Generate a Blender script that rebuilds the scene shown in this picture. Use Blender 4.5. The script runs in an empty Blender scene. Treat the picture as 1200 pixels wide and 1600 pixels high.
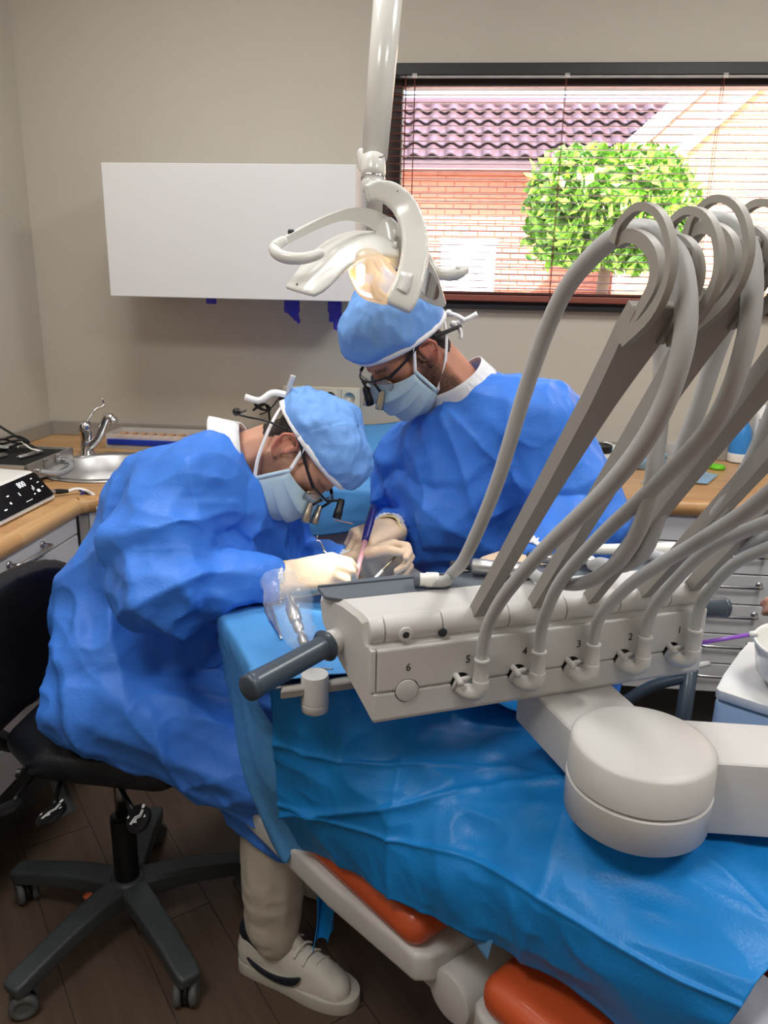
import bpy, bmesh, math, random
import numpy as np
from mathutils import Vector, Matrix
from math import sin, cos, pi, radians, sqrt, atan2

# ------------------------------------------------------------------ camera
CAM_H = 1.48
PITCH, YAW, ROLL, FPX = radians(16.07), radians(5.06), radians(1.26), 1200.0
_f = np.array([-sin(YAW) * cos(PITCH), cos(YAW) * cos(PITCH), -sin(PITCH)])
_r = np.array([cos(YAW), sin(YAW), 0.0])
_u = np.cross(_r, _f)
CR = cos(ROLL) * _r + sin(ROLL) * _u
CU = -sin(ROLL) * _r + cos(ROLL) * _u
CF = _f
CO = np.array([0.0, 0.0, CAM_H])
scene = bpy.context.scene
col = scene.collection
_cd = bpy.data.cameras.new('camera')
_cd.sensor_fit = 'HORIZONTAL'
_cd.sensor_width = 36.0
_cd.lens = 36.0 * FPX / 1200.0
_cd.clip_start = 0.05
_cd.clip_end = 200
camera = bpy.data.objects.new('camera', _cd)
col.objects.link(camera)
camera.matrix_world = Matrix(((CR[0], CU[0], -CF[0], CO[0]), (CR[1], CU[1], -CF[1], CO[1]), (CR[2], CU[2], -CF[2], CO[2]), (0, 0, 0, 1)))
scene.camera = camera

# ------------------------------------------------------------------ world, sun, exposure
SKY = 1.0
world = bpy.data.worlds.new('world')
scene.world = world
world.use_nodes = True
_n = world.node_tree.nodes
_sky = _n.new('ShaderNodeTexSky')
_sky.sky_type = 'NISHITA'
_sky.sun_disc = False
_sky.sun_elevation = radians(50)
_sky.sun_rotation = radians(145)
_sky.air_density = 1.2
_sky.dust_density = 3.0
_bg = _n['Background']
world.node_tree.links.new(_sky.outputs[0], _bg.inputs[0])
_bg.inputs[1].default_value = 1.1
_sl = bpy.data.lights.new('sun_offscreen', 'SUN')
_sl.energy = 34.0
_sl.angle = radians(0.6)
_sl.color = (1.0, 0.95, 0.88)
sun = bpy.data.objects.new('sun_offscreen', _sl)
col.objects.link(sun)
sun.rotation_euler = (radians(42), 0, radians(35))
vs = scene.view_settings
vs.view_transform = 'Standard'
vs.look = 'None'
vs.gamma = 1.0
vs.use_curve_mapping = False
vs.exposure = 0.08
scene.render.film_transparent = False

# ceiling panels of the room (their housings are built with the ceiling)
CEIL = 2.80
PANELS = [(-0.75, 0.15, 0.60, 0.60, 18.0), (-0.75, 1.65, 0.60, 0.60, 17.0), (1.05, 0.15, 0.60, 0.60, 19.0), (1.05, 1.65, 0.60, 0.60, 21.0)]
for (x, y, w, h, e), side in zip(PANELS, ('door_left', 'window_left', 'door_right', 'window_right')):
    l = bpy.data.lights.new('ceiling_panel_%s_offscreen' % side, 'AREA')
    l.shape = 'RECTANGLE'
    l.size, l.size_y = w - .06, h - .06
    l.energy = e
    l.color = (1.0, 0.985, 0.96)
    o = bpy.data.objects.new('ceiling_panel_%s_offscreen' % side, l)
    o.location = (x, y, CEIL - .032)
    col.objects.link(o)

# ------------------------------------------------------------------ helpers
V3 = lambda *a: np.array(a, dtype=float)
def ray(px, py): return CR * ((px - 600) / FPX) - CU * ((py - 800) / FPX) + CF
def atd(px, py, d): return CO + ray(px, py) * d                    # at depth d
def aty(px, py, Y): r = ray(px, py); return CO + r * (Y / r[1])    # on plane y = Y
def atx(px, py, X): r = ray(px, py); return CO + r * (X / r[0])
def atz(px, py, Z): r = ray(px, py); return CO + r * ((Z - CAM_H) / r[2])
def nrm(v): v = np.asarray(v, float); return v / (np.linalg.norm(v) + 1e-12)

ORG = {}
def tag(o, label=None, cat=None, group=None, kind=None):
    if label: o['label'] = label
    if cat: o['category'] = cat
    if group: o['group'] = group
    if kind: o['kind'] = kind
    return o
def thing(name, label, cat, loc=(0, 0, 0), group=None, kind=None):
    o = bpy.data.objects.new(name, None)
    o.empty_display_size = .05
    o.location = loc
    col.objects.link(o)
    ORG[o.name] = V3(*loc)
    return tag(o, label, cat, group, kind)
def obj(name, vf, m, parent=None, org=None, smooth=True, label=None, cat=None, group=None, kind=None, flat_angle=None):
    """one mesh object from world-space (verts, faces); origin goes to the parent's origin or to org"""
    if isinstance(vf, bmesh.types.BMesh):
        me = bpy.data.meshes.new(name)
        vf.to_mesh(me); vf.free()
        co = np.empty(len(me.vertices) * 3); me.vertices.foreach_get('co', co); co = co.reshape(-1, 3)
    elif isinstance(vf, bpy.types.Mesh):
        me = vf
        me.name = name
        co = np.empty(len(me.vertices) * 3); me.vertices.foreach_get('co', co); co = co.reshape(-1, 3)
    else:
        me = bpy.data.meshes.new(name)
        co = np.asarray(vf[0], float)
        me.from_pydata([tuple(c) for c in co], [], [tuple(int(i) for i in f) for f in vf[1]])
        if len(vf) > 2 and vf[2] is not None:
            me.polygons.foreach_set('material_index', np.asarray(vf[2], dtype=np.int32))
    if parent is not None:
        o0 = ORG[parent.name]
    else:
        o0 = V3(*org) if org is not None else V3((co[:, 0].min() + co[:, 0].max()) / 2, (co[:, 1].min() + co[:, 1].max()) / 2, co[:, 2].min())
    me.vertices.foreach_set('co', (co - o0).ravel())
    for mm in (m if isinstance(m, (list, tuple)) else [m]):
        me.materials.append(MAT[mm] if isinstance(mm, str) else mm)
    if smooth:
        me.polygons.foreach_set('use_smooth', np.ones(len(me.polygons), dtype=bool))
        if flat_angle is not None:
            me.set_sharp_from_angle(angle=radians(flat_angle))
    me.update()
    o = bpy.data.objects.new(name, me)
    if parent is not None:
        o.parent = parent
        ORG[o.name] = o0
    else:
        o.location = o0
        ORG[o.name] = o0
    col.objects.link(o)
    return tag(o, label, cat, group, kind)
def inst(src, loc, parent, rot=None):
    """a copy of a piece sharing its mesh, at world loc"""
    c = src.copy()
    c.parent = parent
    c.location = Vector(V3(*loc) - (ORG[parent.name] if parent is not None else 0))
    if rot is not None: c.rotation_euler = rot
    col.objects.link(c)
    ORG[c.name] = V3(*loc)
    return c

class G:
    """collects world-space shapes into one (verts, faces)"""
    def __init__(s): s.v = []; s.f = []; s.n = 0
    def add(s, v, f, M=None):
        v = np.asarray(v, float)
        if M is not None: v = v @ M[0].T + M[1]
        s.v.append(v)
        s.f.extend([tuple(i + s.n for i in q) for q in f])
        s.n += len(v)
        return s
    def out(s): return (np.vstack(s.v), s.f)
    # --- shapes
    def bm(s, b, M=None):
        b.verts.ensure_lookup_table(); b.verts.index_update()
        v = [tuple(x.co) for x in b.verts]; f = [[x.index for x in q.verts] for q in b.faces]
        b.free()
        return s.add(v, f, M)
    def box(s, lo, hi, bev=0.0, seg=2, M=None):
        b = bmesh.new()
        bmesh.ops.create_cube(b, size=1)
        lo, hi = V3(*lo), V3(*hi)
        for x in b.verts: x.co = Vector((lo + hi) / 2 + (hi - lo) * np.array(x.co))
        if bev > 0: bmesh.ops.bevel(b, geom=list(b.edges), offset=bev, segments=seg, profile=.6, affect='EDGES')
        bmesh.ops.recalc_face_normals(b, faces=b.faces)
        return s.bm(b, M)
    def prism(s, poly, h0, h1, bev=0.0, seg=2, M=None):
        """polygon in local xy, extruded from z=h0 to h1"""
        b = bmesh.new()
        vs_ = [b.verts.new((p[0], p[1], h0)) for p in poly]
        f = b.faces.new(vs_)
        r = bmesh.ops.extrude_face_region(b, geom=[f])
        for x in r['geom']:
            if isinstance(x, bmesh.types.BMVert): x.co.z = h1
        bmesh.ops.recalc_face_normals(b, faces=b.faces)
        if bev > 0: bmesh.ops.bevel(b, geom=list(b.edges), offset=bev, segments=seg, profile=.6, affect='EDGES', clamp_overlap=True)
        return s.bm(b, M)
    def tube(s, pts, r, seg=12, caps=True, smooth=0, flat=1.0, up=None):
        p = spline(pts, smooth) if smooth else np.asarray(pts, float)
        n = len(p)
        rr = np.full(n, r, float) if np.isscalar(r) else np.interp(np.linspace(0, 1, n), np.linspace(0, 1, len(r)), r)
        t = np.gradient(p, axis=0); t /= np.linalg.norm(t, axis=1)[:, None] + 1e-12
        a = V3(*up) if up is not None else (V3(0, 0, 1) if abs(t[0][2]) < .9 else V3(1, 0, 0))
        vs_ = []; x = nrm(np.cross(a, t[0]))
        for i in range(n):
            x = nrm(x - t[i] * np.dot(x, t[i])); y = np.cross(t[i], x)
            for k in range(seg):
                th = 2 * pi * k / seg
                vs_.append(p[i] + rr[i] * (cos(th) * x + flat * sin(th) * y))
        f = []
        for i in range(n - 1):
            for k in range(seg):
                k2 = (k + 1) % seg
                f.append((i * seg + k, i * seg + k2, (i + 1) * seg + k2, (i + 1) * seg + k))
        if caps:
            f.append(tuple(range(seg))[::-1]); f.append(tuple((n - 1) * seg + k for k in range(seg)))
        return s.add(vs_, f)
    def ribbon(s, pts, w, th, side, smooth=6):
        """flat strap: rectangular section, width w along 'side'"""
        p = spline(pts, smooth) if smooth else np.asarray(pts, float)
        n = len(p)
        t = np.gradient(p, axis=0); t /= np.linalg.norm(t, axis=1)[:, None] + 1e-12
        sd = np.asarray(side, float)
        sd = np.repeat(sd[None], n, 0) if sd.ndim == 1 else np.array([[np.interp(i / (n - 1), np.linspace(0, 1, len(sd)), sd[:, k]) for k in range(3)] for i in range(n)])
        ww = np.full(n, w, float) if np.isscalar(w) else np.interp(np.linspace(0, 1, n), np.linspace(0, 1, len(w)), w)
        tt = np.full(n, th, float) if np.isscalar(th) else np.interp(np.linspace(0, 1, n), np.linspace(0, 1, len(th)), th)
        vs_ = []
        for i in range(n):
            x = nrm(sd[i] - t[i] * np.dot(sd[i], t[i])); y = np.cross(t[i], x)
            for a, b in ((-1, -1), (1, -1), (1, 1), (-1, 1)): vs_.append(p[i] + x * a * ww[i] / 2 + y * b * tt[i] / 2)
        f = [(0, 3, 2, 1), tuple((n - 1) * 4 + k for k in range(4))]
        for i in range(n - 1):
            for k in range(4): f.append((i * 4 + k, i * 4 + (k + 1) % 4, (i + 1) * 4 + (k + 1) % 4, (i + 1) * 4 + k))
        return s.add(vs_, f)
    def lathe(s, prof, seg=24, o=(0, 0, 0), ax=(0, 0, 1), caps=True):
        """profile [(r, h)] turned about axis ax through o"""
        ax = nrm(ax); x = nrm(np.cross(ax, V3(1, 0, 0) if abs(ax[0]) < .9 else V3(0, 1, 0))); y = np.cross(ax, x)
        o = V3(*o); vs_ = []
        for r, h in prof:
            for k in range(seg):
                th = 2 * pi * k / seg
                vs_.append(o + ax * h + r * (cos(th) * x + sin(th) * y))
        f = []
        for i in range(len(prof) - 1):
            for k in range(seg):
                k2 = (k + 1) % seg
                f.append((i * seg + k, i * seg + k2, (i + 1) * seg + k2, (i + 1) * seg + k))
        if caps:
            f.append(tuple(range(seg))[::-1]); f.append(tuple((len(prof) - 1) * seg + k for k in range(seg)))
        return s.add(vs_, f)
    def cyl(s, a, b, r, seg=20, bev=0.0, r2=None):
        a, b = V3(*a), V3(*b); L = np.linalg.norm(b - a); r2 = r if r2 is None else r2
        if bev: prof = [(r - bev, 0), (r - .3 * bev, .3 * bev), (r, bev), (r2, L - bev), (r2 - .3 * bev, L - .3 * bev), (r2 - bev, L)]
        else: prof = [(r, 0), (r2, L)]
        return s.lathe(prof, seg, a, b - a)
    def ball(s, c, r, sub=2, M=None):
        b = bmesh.new()
        bmesh.ops.create_icosphere(b, subdivisions=sub, radius=1)
        r = V3(r, r, r) if np.isscalar(r) else V3(*r)
        for x in b.verts: x.co = Vector(np.array(x.co) * r)
        if M is None: return s.bm(b, (np.eye(3), V3(*c)))
        return s.bm(b, (M, V3(*c)))
    def hull(s, sph, sub=2, M=None):
        """convex hull of spheres [(x, y, z, r)]"""
        b = bmesh.new()
        for q in sph:
            c = V3(*q[:3])
            r = bmesh.ops.create_icosphere(b, subdivisions=sub, radius=q[3])
            for x in r['verts']: x.co = Vector(np.array(x.co) + c)
        r = bmesh.ops.convex_hull(b, input=list(b.verts))
        dead = set(g for g in r['geom_interior'] if isinstance(g, bmesh.types.BMVert)) | set(g for g in r['geom_unused'] if isinstance(g, bmesh.types.BMVert))
        bmesh.ops.delete(b, geom=list(dead), context='VERTS')
        bmesh.ops.recalc_face_normals(b, faces=b.faces)
        return s.bm(b, M)
    def chain(s, sph, sub=2, M=None):
        for a, b in zip(sph[:-1], sph[1:]): s.hull([a, b], sub, M)
        return s

def spline(pts, k=6):
    p = np.asarray(pts, float)
    q = np.vstack([2 * p[0] - p[1], p, 2 * p[-1] - p[-2]])
    out = []
    for i in range(1, len(q) - 2):
        for j in range(k):
            t = j / k
            a, b, c, d = q[i - 1], q[i], q[i + 1], q[i + 2]
            out.append(.5 * (2 * b + (c - a) * t + (2 * a - 5 * b + 4 * c - d) * t * t + (3 * b - a - 3 * c + d) * t ** 3))
    out.append(p[-1])
    return np.array(out)
def frame(o, x, y):
    """(R, t) with columns x, y, x cross y"""
    x = nrm(x); y = np.asarray(y, float); y = nrm(y - x * np.dot(x, y)); z = np.cross(x, y)
    return (np.stack([x, y, z], 1), V3(*o))
def rotz(a): return np.array([[cos(a), -sin(a), 0], [sin(a), cos(a), 0], [0, 0, 1]])
def sheet(fn, nu, nv, th=0.0012):
    """thin closed sheet: fn(u, v) -> point, u, v in 0..1; given a thickness"""
    P = np.array([[fn(i / nu, j / nv) for j in range(nv + 1)] for i in range(nu + 1)])
    return sheetP(P, th)
def sheetP(P, th):
    nu, nv = P.shape[0] - 1, P.shape[1] - 1
    du = np.gradient(P, axis=0); dv = np.gradient(P, axis=1)
    N = np.cross(du, dv); N /= np.linalg.norm(N, axis=2)[..., None] + 1e-12
    v = np.vstack([(P + N * th / 2).reshape(-1, 3), (P - N * th / 2).reshape(-1, 3)])
    m = (nu + 1) * (nv + 1); I = lambda i, j: i * (nv + 1) + j
    f = []
    for i in range(nu):
        for j in range(nv):
            f.append((I(i, j), I(i + 1, j), I(i + 1, j + 1), I(i, j + 1)))
            f.append((m + I(i, j), m + I(i, j + 1), m + I(i + 1, j + 1), m + I(i + 1, j)))
    for i in range(nu):
        f.append((I(i, 0), m + I(i, 0), m + I(i + 1, 0), I(i + 1, 0)))
        f.append((I(i, nv), I(i + 1, nv), m + I(i + 1, nv), m + I(i, nv)))
    for j in range(nv):
        f.append((I(0, j), I(0, j + 1), m + I(0, j + 1), m + I(0, j)))
        f.append((I(nu, j), m + I(nu, j), m + I(nu, j + 1), I(nu, j + 1)))
    return (v, f)

# --- numpy value noise for cloth relief
_rs = np.random.RandomState(7)
_perm = _rs.rand(64, 64, 64)
def vnoise(P):
    P = np.asarray(P, float); i = np.floor(P).astype(int); f = P - i; f = f * f * (3 - 2 * f)
    r = 0
    for a in (0, 1):
        for b in (0, 1):
            for c in (0, 1):
                w = (f[:, 0] if a else 1 - f[:, 0]) * (f[:, 1] if b else 1 - f[:, 1]) * (f[:, 2] if c else 1 - f[:, 2])
                r = r + w * _perm[(i[:, 0] + a) % 64, (i[:, 1] + b) % 64, (i[:, 2] + c) % 64]
    return r
def ridge(P): return 1 - np.abs(2 * vnoise(P) - 1)
def folds(P, s=7.0, seed=0.0):
    """creased-paper relief in about -1..1: sharp ridges of a few sizes, warped"""
    P = np.asarray(P, float) + seed * 3.17
    W = np.stack([vnoise(P * s * .6 + 11), vnoise(P * s * .6 + 23), vnoise(P * s * .6 + 37)], 1) - .5
    Q = P + W * (.9 / s)
    return (ridge(Q * s) - .55) * 1.1 + (ridge(Q * s * 2.1 + 5) - .55) * .5 + (ridge(Q * s * 4.3 + 9) - .55) * .22

def mesh_np(me):
    co = np.empty(len(me.vertices) * 3); me.vertices.foreach_get('co', co)
    no = np.empty(len(me.vertices) * 3); me.vertices.foreach_get('normal', no)
    ed = np.empty(len(me.edges) * 2, dtype=np.int32); me.edges.foreach_get('vertices', ed)
    return co.reshape(-1, 3), no.reshape(-1, 3), ed.reshape(-1, 2)
def lap(co, ed, it=5, k=.5, w=None):
    n = len(co); deg = np.bincount(ed.ravel(), minlength=n).astype(float)[:, None] + 1e-9
    for _ in range(it):
        s = np.zeros_like(co)
        for c in range(3):
            s[:, c] = np.bincount(ed[:, 0], co[ed[:, 1], c], n) + np.bincount(ed[:, 1], co[ed[:, 0], c], n)
        d = (s / deg - co) * k
        co = co + (d if w is None else d * w[:, None])
    return co
def remesh(g, vox, smooth=4, k=.5):
    v, f = g.out()
    me = bpy.data.meshes.new('tmp'); me.from_pydata([tuple(x) for x in v], [], f); me.update()
    o = bpy.data.objects.new('tmp', me); col.objects.link(o)
    md = o.modifiers.new('r', 'REMESH'); md.mode = 'VOXEL'; md.voxel_size = vox; md.adaptivity = 0
    dg = bpy.context.evaluated_depsgraph_get(); dg.update()
    r = bpy.data.meshes.new_from_object(o.evaluated_get(dg))
    bpy.data.objects.remove(o); bpy.data.meshes.remove(me)
    co, no, ed = mesh_np(r)
    if smooth:
        co = lap(co, ed, smooth, k); r.vertices.foreach_set('co', co.ravel()); r.update()
    return r
def setco(me, co): me.vertices.foreach_set('co', np.ascontiguousarray(co).ravel()); me.update()
def face_centers(me):
    c = np.empty(len(me.polygons) * 3); me.polygons.foreach_get('center', c); return c.reshape(-1, 3)
def weld(vf, d=1e-5):
    b = bmesh.new(); vs_ = [b.verts.new(tuple(x)) for x in vf[0]]
    for f in vf[1]:
        try: b.faces.new([vs_[i] for i in f])
        except ValueError: pass
    bmesh.ops.remove_doubles(b, verts=b.verts, dist=d)
    return b
def cut(o, g):
    """real recesses: subtract closed world-space shapes from a mesh part"""
    v, f = g.out(); v = v - ORG[o.name]
    me = bpy.data.meshes.new('tmp'); me.from_pydata([tuple(x) for x in v], [], f); me.update()
    c = bpy.data.objects.new('tmp', me); col.objects.link(c)
    t = bpy.data.objects.new('tmp', o.data); col.objects.link(t)
    md = t.modifiers.new('b', 'BOOLEAN'); md.operation = 'DIFFERENCE'; md.solver = 'EXACT'; md.object = c
    dg = bpy.context.evaluated_depsgraph_get(); dg.update()
    r = bpy.data.meshes.new_from_object(t.evaluated_get(dg))
    bpy.data.objects.remove(t); bpy.data.objects.remove(c); bpy.data.meshes.remove(me)
    r.name = o.data.name; o.data = r
def chaikin(p, it=2, closed=True):
    p = np.asarray(p, float)
    for _ in range(it):
        q = np.roll(p, -1, 0) if closed else p[1:]
        a = p if closed else p[:-1]
        p = np.stack([.75 * a + .25 * q, .25 * a + .75 * q], 1).reshape(-1, p.shape[1])
    return p

# ------------------------------------------------------------------ materials
MAT = {}
def mat(name, c, rough=.5, metal=0.0, var=0.0, vscale=8.0, bump=0.0, bscale=40.0, alpha=1.0, trans=0.0, sss=0.0, emit=None, es=0.0, coat=0.0, spec=.5, ior=1.45, stretch=None, sheen=0.0):
    m = bpy.data.materials.new(name); m.use_nodes = True
    nt = m.node_tree; b = nt.nodes['Principled BSDF']
    c4 = tuple((x / 255.0 / 12.92 if x <= 10.3 else ((x / 255.0 + .055) / 1.055) ** 2.4) for x in c) + (1,)
    b.inputs['Base Color'].default_value = c4
    b.inputs['Roughness'].default_value = rough
    b.inputs['Metallic'].default_value = metal
    b.inputs['Alpha'].default_value = alpha
    b.inputs['Transmission Weight'].default_value = trans
    b.inputs['Coat Weight'].default_value = coat
    b.inputs['Specular IOR Level'].default_value = spec
    b.inputs['IOR'].default_value = ior
    b.inputs['Sheen Weight'].default_value = sheen
    if sss:
        b.inputs['Subsurface Weight'].default_value = sss
        b.inputs['Subsurface Radius'].default_value = (.012, .005, .003)
        b.inputs['Subsurface Scale'].default_value = 1.0
    if emit is not None:
        b.inputs['Emission Color'].default_value = tuple(emit) + (1,)
        b.inputs['Emission Strength'].default_value = es
    tc = nt.nodes.new('ShaderNodeTexCoord'); src = tc.outputs['Object']
    if stretch is not None:
        mp = nt.nodes.new('ShaderNodeMapping'); mp.inputs['Scale'].default_value = stretch
        nt.links.new(src, mp.inputs[0]); src = mp.outputs[0]
    if var > 0:
        no = nt.nodes.new('ShaderNodeTexNoise'); no.inputs['Scale'].default_value = vscale; no.inputs['Detail'].default_value = 5
        nt.links.new(src, no.inputs['Vector'])
        mx = nt.nodes.new('ShaderNodeMix'); mx.data_type = 'RGBA'
        mx.inputs[6].default_value = tuple(x * (1 - var) for x in c4[:3]) + (1,)
        mx.inputs[7].default_value = tuple(min(1, x * (1 + var)) for x in c4[:3]) + (1,)
        nt.links.new(no.outputs[0], mx.inputs[0]); nt.links.new(mx.outputs[2], b.inputs['Base Color'])
    if bump > 0:
        n2 = nt.nodes.new('ShaderNodeTexNoise'); n2.inputs['Scale'].default_value = bscale; n2.inputs['Detail'].default_value = 4
        nt.links.new(src, n2.inputs['Vector'])
        bp = nt.nodes.new('ShaderNodeBump'); bp.inputs['Strength'].default_value = bump; bp.inputs['Distance'].default_value = .01
        nt.links.new(n2.outputs[0], bp.inputs['Height']); nt.links.new(bp.outputs[0], b.inputs['Normal'])
    MAT[name] = m
    return m
def cloth_mat(name, c, rough=.6, crease=.35, cscale=9.0, var=.08, through=0.0):
    """non-woven cloth: fine fibre relief plus crumple creases, a little light passing through"""
    m = mat(name, c, rough, var=var, vscale=14, spec=.35)
    nt = m.node_tree; b = nt.nodes['Principled BSDF']
    tc = nt.nodes.new('ShaderNodeTexCoord')
    vo = nt.nodes.new('ShaderNodeTexNoise'); vo.noise_type = 'RIDGED_MULTIFRACTAL'; vo.normalize = True
    vo.inputs['Scale'].default_value = cscale; vo.inputs['Detail'].default_value = 2.5; vo.inputs['Roughness'].default_value = .55; vo.inputs['Distortion'].default_value = .7
    nt.links.new(tc.outputs['Object'], vo.inputs['Vector'])
    fi = nt.nodes.new('ShaderNodeTexNoise'); fi.inputs['Scale'].default_value = 220; fi.inputs['Detail'].default_value = 2
    nt.links.new(tc.outputs['Object'], fi.inputs['Vector'])
    a = nt.nodes.new('ShaderNodeMath'); a.operation = 'MULTIPLY_ADD'; a.inputs[1].default_value = .06
    nt.links.new(fi.outputs[0], a.inputs[0]); nt.links.new(vo.outputs[0], a.inputs[2])
    bp = nt.nodes.new('ShaderNodeBump'); bp.inputs['Strength'].default_value = crease; bp.inputs['Distance'].default_value = .012
    nt.links.new(a.outputs[0], bp.inputs['Height']); nt.links.new(bp.outputs[0], b.inputs['Normal'])
    if through > 0:
        out = nt.nodes['Material Output']
        tr = nt.nodes.new('ShaderNodeBsdfTranslucent'); ms = nt.nodes.new('ShaderNodeMixShader')
        tr.inputs[0].default_value = tuple(b.inputs['Base Color'].default_value)
        ms.inputs[0].default_value = through
        nt.links.new(b.outputs[0], ms.inputs[1]); nt.links.new(tr.outputs[0], ms.inputs[2]); nt.links.new(ms.outputs[0], out.inputs[0])
    return m
def wood_mat(name, c1, c2, strip, along, rough=.4, grain=60.0, joint=0.0, rot=None):
    """boards glued side by side: brick-pattern tone per lamella plus stretched grain"""
    m = mat(name, c1, rough)
    nt = m.node_tree; b = nt.nodes['Principled BSDF']
    l1 = tuple(((x / 255.0 + .055) / 1.055) ** 2.4 for x in c1) + (1,); l2 = tuple(((x / 255.0 + .055) / 1.055) ** 2.4 for x in c2) + (1,)
    tc = nt.nodes.new('ShaderNodeTexCoord'); mp = nt.nodes.new('ShaderNodeMapping')
    if rot is not None: mp.inputs['Rotation'].default_value = (0, 0, rot)
    if along == 'y': mp.inputs['Rotation'].default_value = (0, 0, pi / 2)
    nt.links.new(tc.outputs['Object'], mp.inputs[0])
    br = nt.nodes.new('ShaderNodeTexBrick'); br.inputs['Scale'].default_value = 1.0
    br.inputs['Brick Width'].default_value = strip[0]; br.inputs['Row Height'].default_value = strip[1]; br.inputs['Mortar Size'].default_value = joint
    br.inputs['Color1'].default_value = l1; br.inputs['Color2'].default_value = l2; br.inputs['Mortar'].default_value = tuple(x * .5 for x in l2[:3]) + (1,)
    nt.links.new(mp.outputs[0], br.inputs['Vector'])
    st = nt.nodes.new('ShaderNodeMapping'); st.inputs['Scale'].default_value = (1, 14, 14)
    nt.links.new(mp.outputs[0], st.inputs[0])
    no = nt.nodes.new('ShaderNodeTexNoise'); no.inputs['Scale'].default_value = grain / 14; no.inputs['Detail'].default_value = 6; no.inputs['Distortion'].default_value = .4
    nt.links.new(st.outputs[0], no.inputs['Vector'])
    mx = nt.nodes.new('ShaderNodeMix'); mx.data_type = 'RGBA'; mx.blend_type = 'MULTIPLY'; mx.inputs[0].default_value = .55
    rp = nt.nodes.new('ShaderNodeValToRGB'); rp.color_ramp.elements[0].position = .3; rp.color_ramp.elements[0].color = (.55, .5, .46, 1); rp.color_ramp.elements[1].position = .7; rp.color_ramp.elements[1].color = (1, 1, 1, 1)
    nt.links.new(no.outputs[0], rp.inputs[0]); nt.links.new(br.outputs[0], mx.inputs[6]); nt.links.new(rp.outputs[0], mx.inputs[7])
    nt.links.new(mx.outputs[2], b.inputs['Base Color'])
    return m

mat('wall_paint', (190, 184, 172), .85, var=.03, vscale=3, bump=.05, bscale=120)
mat('ceiling_paint', (236, 234, 228), .9)
mat('trim_grey', (150, 146, 138), .5, var=.04)
mat('cabinet_white', (214, 214, 214), .35, var=.01)
mat('plinth_dark', (74, 72, 72), .6)
mat('steel', (200, 200, 202), .25, metal=1.0)
mat('brushed_steel', (190, 190, 190), .38, metal=1.0, bump=.02, bscale=300, stretch=(1, 20, 1))
mat('chrome', (215, 215, 218), .08, metal=1.0)
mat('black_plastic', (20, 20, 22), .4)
mat('black_rubber', (24, 24, 26), .75)
mat('black_leather', (18, 20, 28), .38, bump=.12, bscale=260)
mat('white_plastic', (232, 232, 228), .3)
mat('unit_white', (202, 201, 198), .38, var=.015, vscale=5)
mat('hose_grey', (178, 179, 179), .5)
mat('arm_grey', (150, 146, 139), .5)
mat('slate', (58, 70, 82), .38, coat=.15)
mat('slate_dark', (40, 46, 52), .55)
mat('tray_mat', (92, 99, 108), .6)
mat('print_shade_dark', (52, 52, 54), .6)  # printed marks, and painted shade in small holes and slots
mat('print_white', (235, 235, 235), .6)
mat('digits', (235, 240, 245), .6, emit=(.9, .95, 1), es=.8)
mat('lamp_white', (212, 212, 207), .22, coat=.2)
mat('bulb_cover', (255, 240, 220), .15, trans=.75, ior=1.2)
mat('bulb_glow', (255, 220, 170), .5, emit=(1.0, .78, .48), es=28.0)
mat('mirror', (225, 228, 232), .04, metal=1.0)
mat('orange_vinyl', (196, 84, 44), .35, coat=.12, bump=.05, bscale=180)
mat('stool_grey', (66, 71, 73), .45)
mat('caster_grey', (92, 92, 92), .5)
mat('hair_dark', (48, 36, 30), .7, bump=.6, bscale=300)
mat('latex', (226, 200, 172), .42, var=.06, vscale=20, sss=.1, bump=.12, bscale=70)
mat('latex_cuff', (222, 204, 142), .45, bump=.3, bscale=60)
mat('nitrile', (56, 54, 178), .4, bump=.3, bscale=50)
cloth_mat('gown_blue', (64, 128, 228), .46, crease=1.0, cscale=5, through=.06)
cloth_mat('cap_blue', (116, 166, 234), .6, crease=1.0, cscale=11, through=.05)
cloth_mat('drape_blue', (26, 132, 210), .38, crease=.7, cscale=3.2, through=.12)
cloth_mat('drape_light', (84, 154, 218), .5, crease=.4, cscale=4, through=.10)
cloth_mat('drape_under', (98, 150, 196), .6, crease=.25, cscale=5, through=.10)
cloth_mat('mask_blue', (190, 216, 230), .7, crease=.12, cscale=30, through=.15)
cloth_mat('cuff_white', (226, 228, 232), .8, crease=.3, cscale=40)
cloth_mat('ribbon_white', (236, 236, 238), .7, crease=.15, cscale=30)
cloth_mat('trousers', (200, 192, 178), .85, crease=.08, cscale=16)
cloth_mat('jeans', (112, 122, 142), .85, crease=.25, cscale=14)
cloth_mat('grey_cloth', (170, 172, 184), .9, crease=.3, cscale=12)
cloth_mat('scrubs', (60, 84, 120), .8, crease=.3, cscale=8)
mat('shoe_white', (222, 218, 208), .5, bump=.06, bscale=200)
mat('shoe_dark', (30, 34, 48), .6)
mat('sole', (210, 206, 196), .6)
mat('glass', (255, 255, 255), .02, trans=1.0, ior=1.45)
mat('lens', (220, 225, 225), .05, alpha=.25)
mat('amber', (236, 150, 50), .2, alpha=.75)
mat('loupe_metal', (176, 168, 150), .28, metal=1.0)
mat('frame_brown', (58, 44, 42), .5)
mat('frame_black', (38, 36, 38), .5)
mat('slat_brown', (128, 70, 58), .45)
mat('cord_brown', (120, 62, 50), .7)
mat('brick_red', (176, 112, 92), .9, var=.25, vscale=3)
mat('brick_orange', (196, 140, 104), .9, var=.2, vscale=3)
mat('mortar', (190, 176, 160), .95)
mat('roof_tile', (74, 58, 64), .25, var=.15, vscale=4)
mat('fascia_white', (240, 238, 232), .6)
mat('leaf', (120, 168, 44), .45, var=.35, vscale=6)
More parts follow.
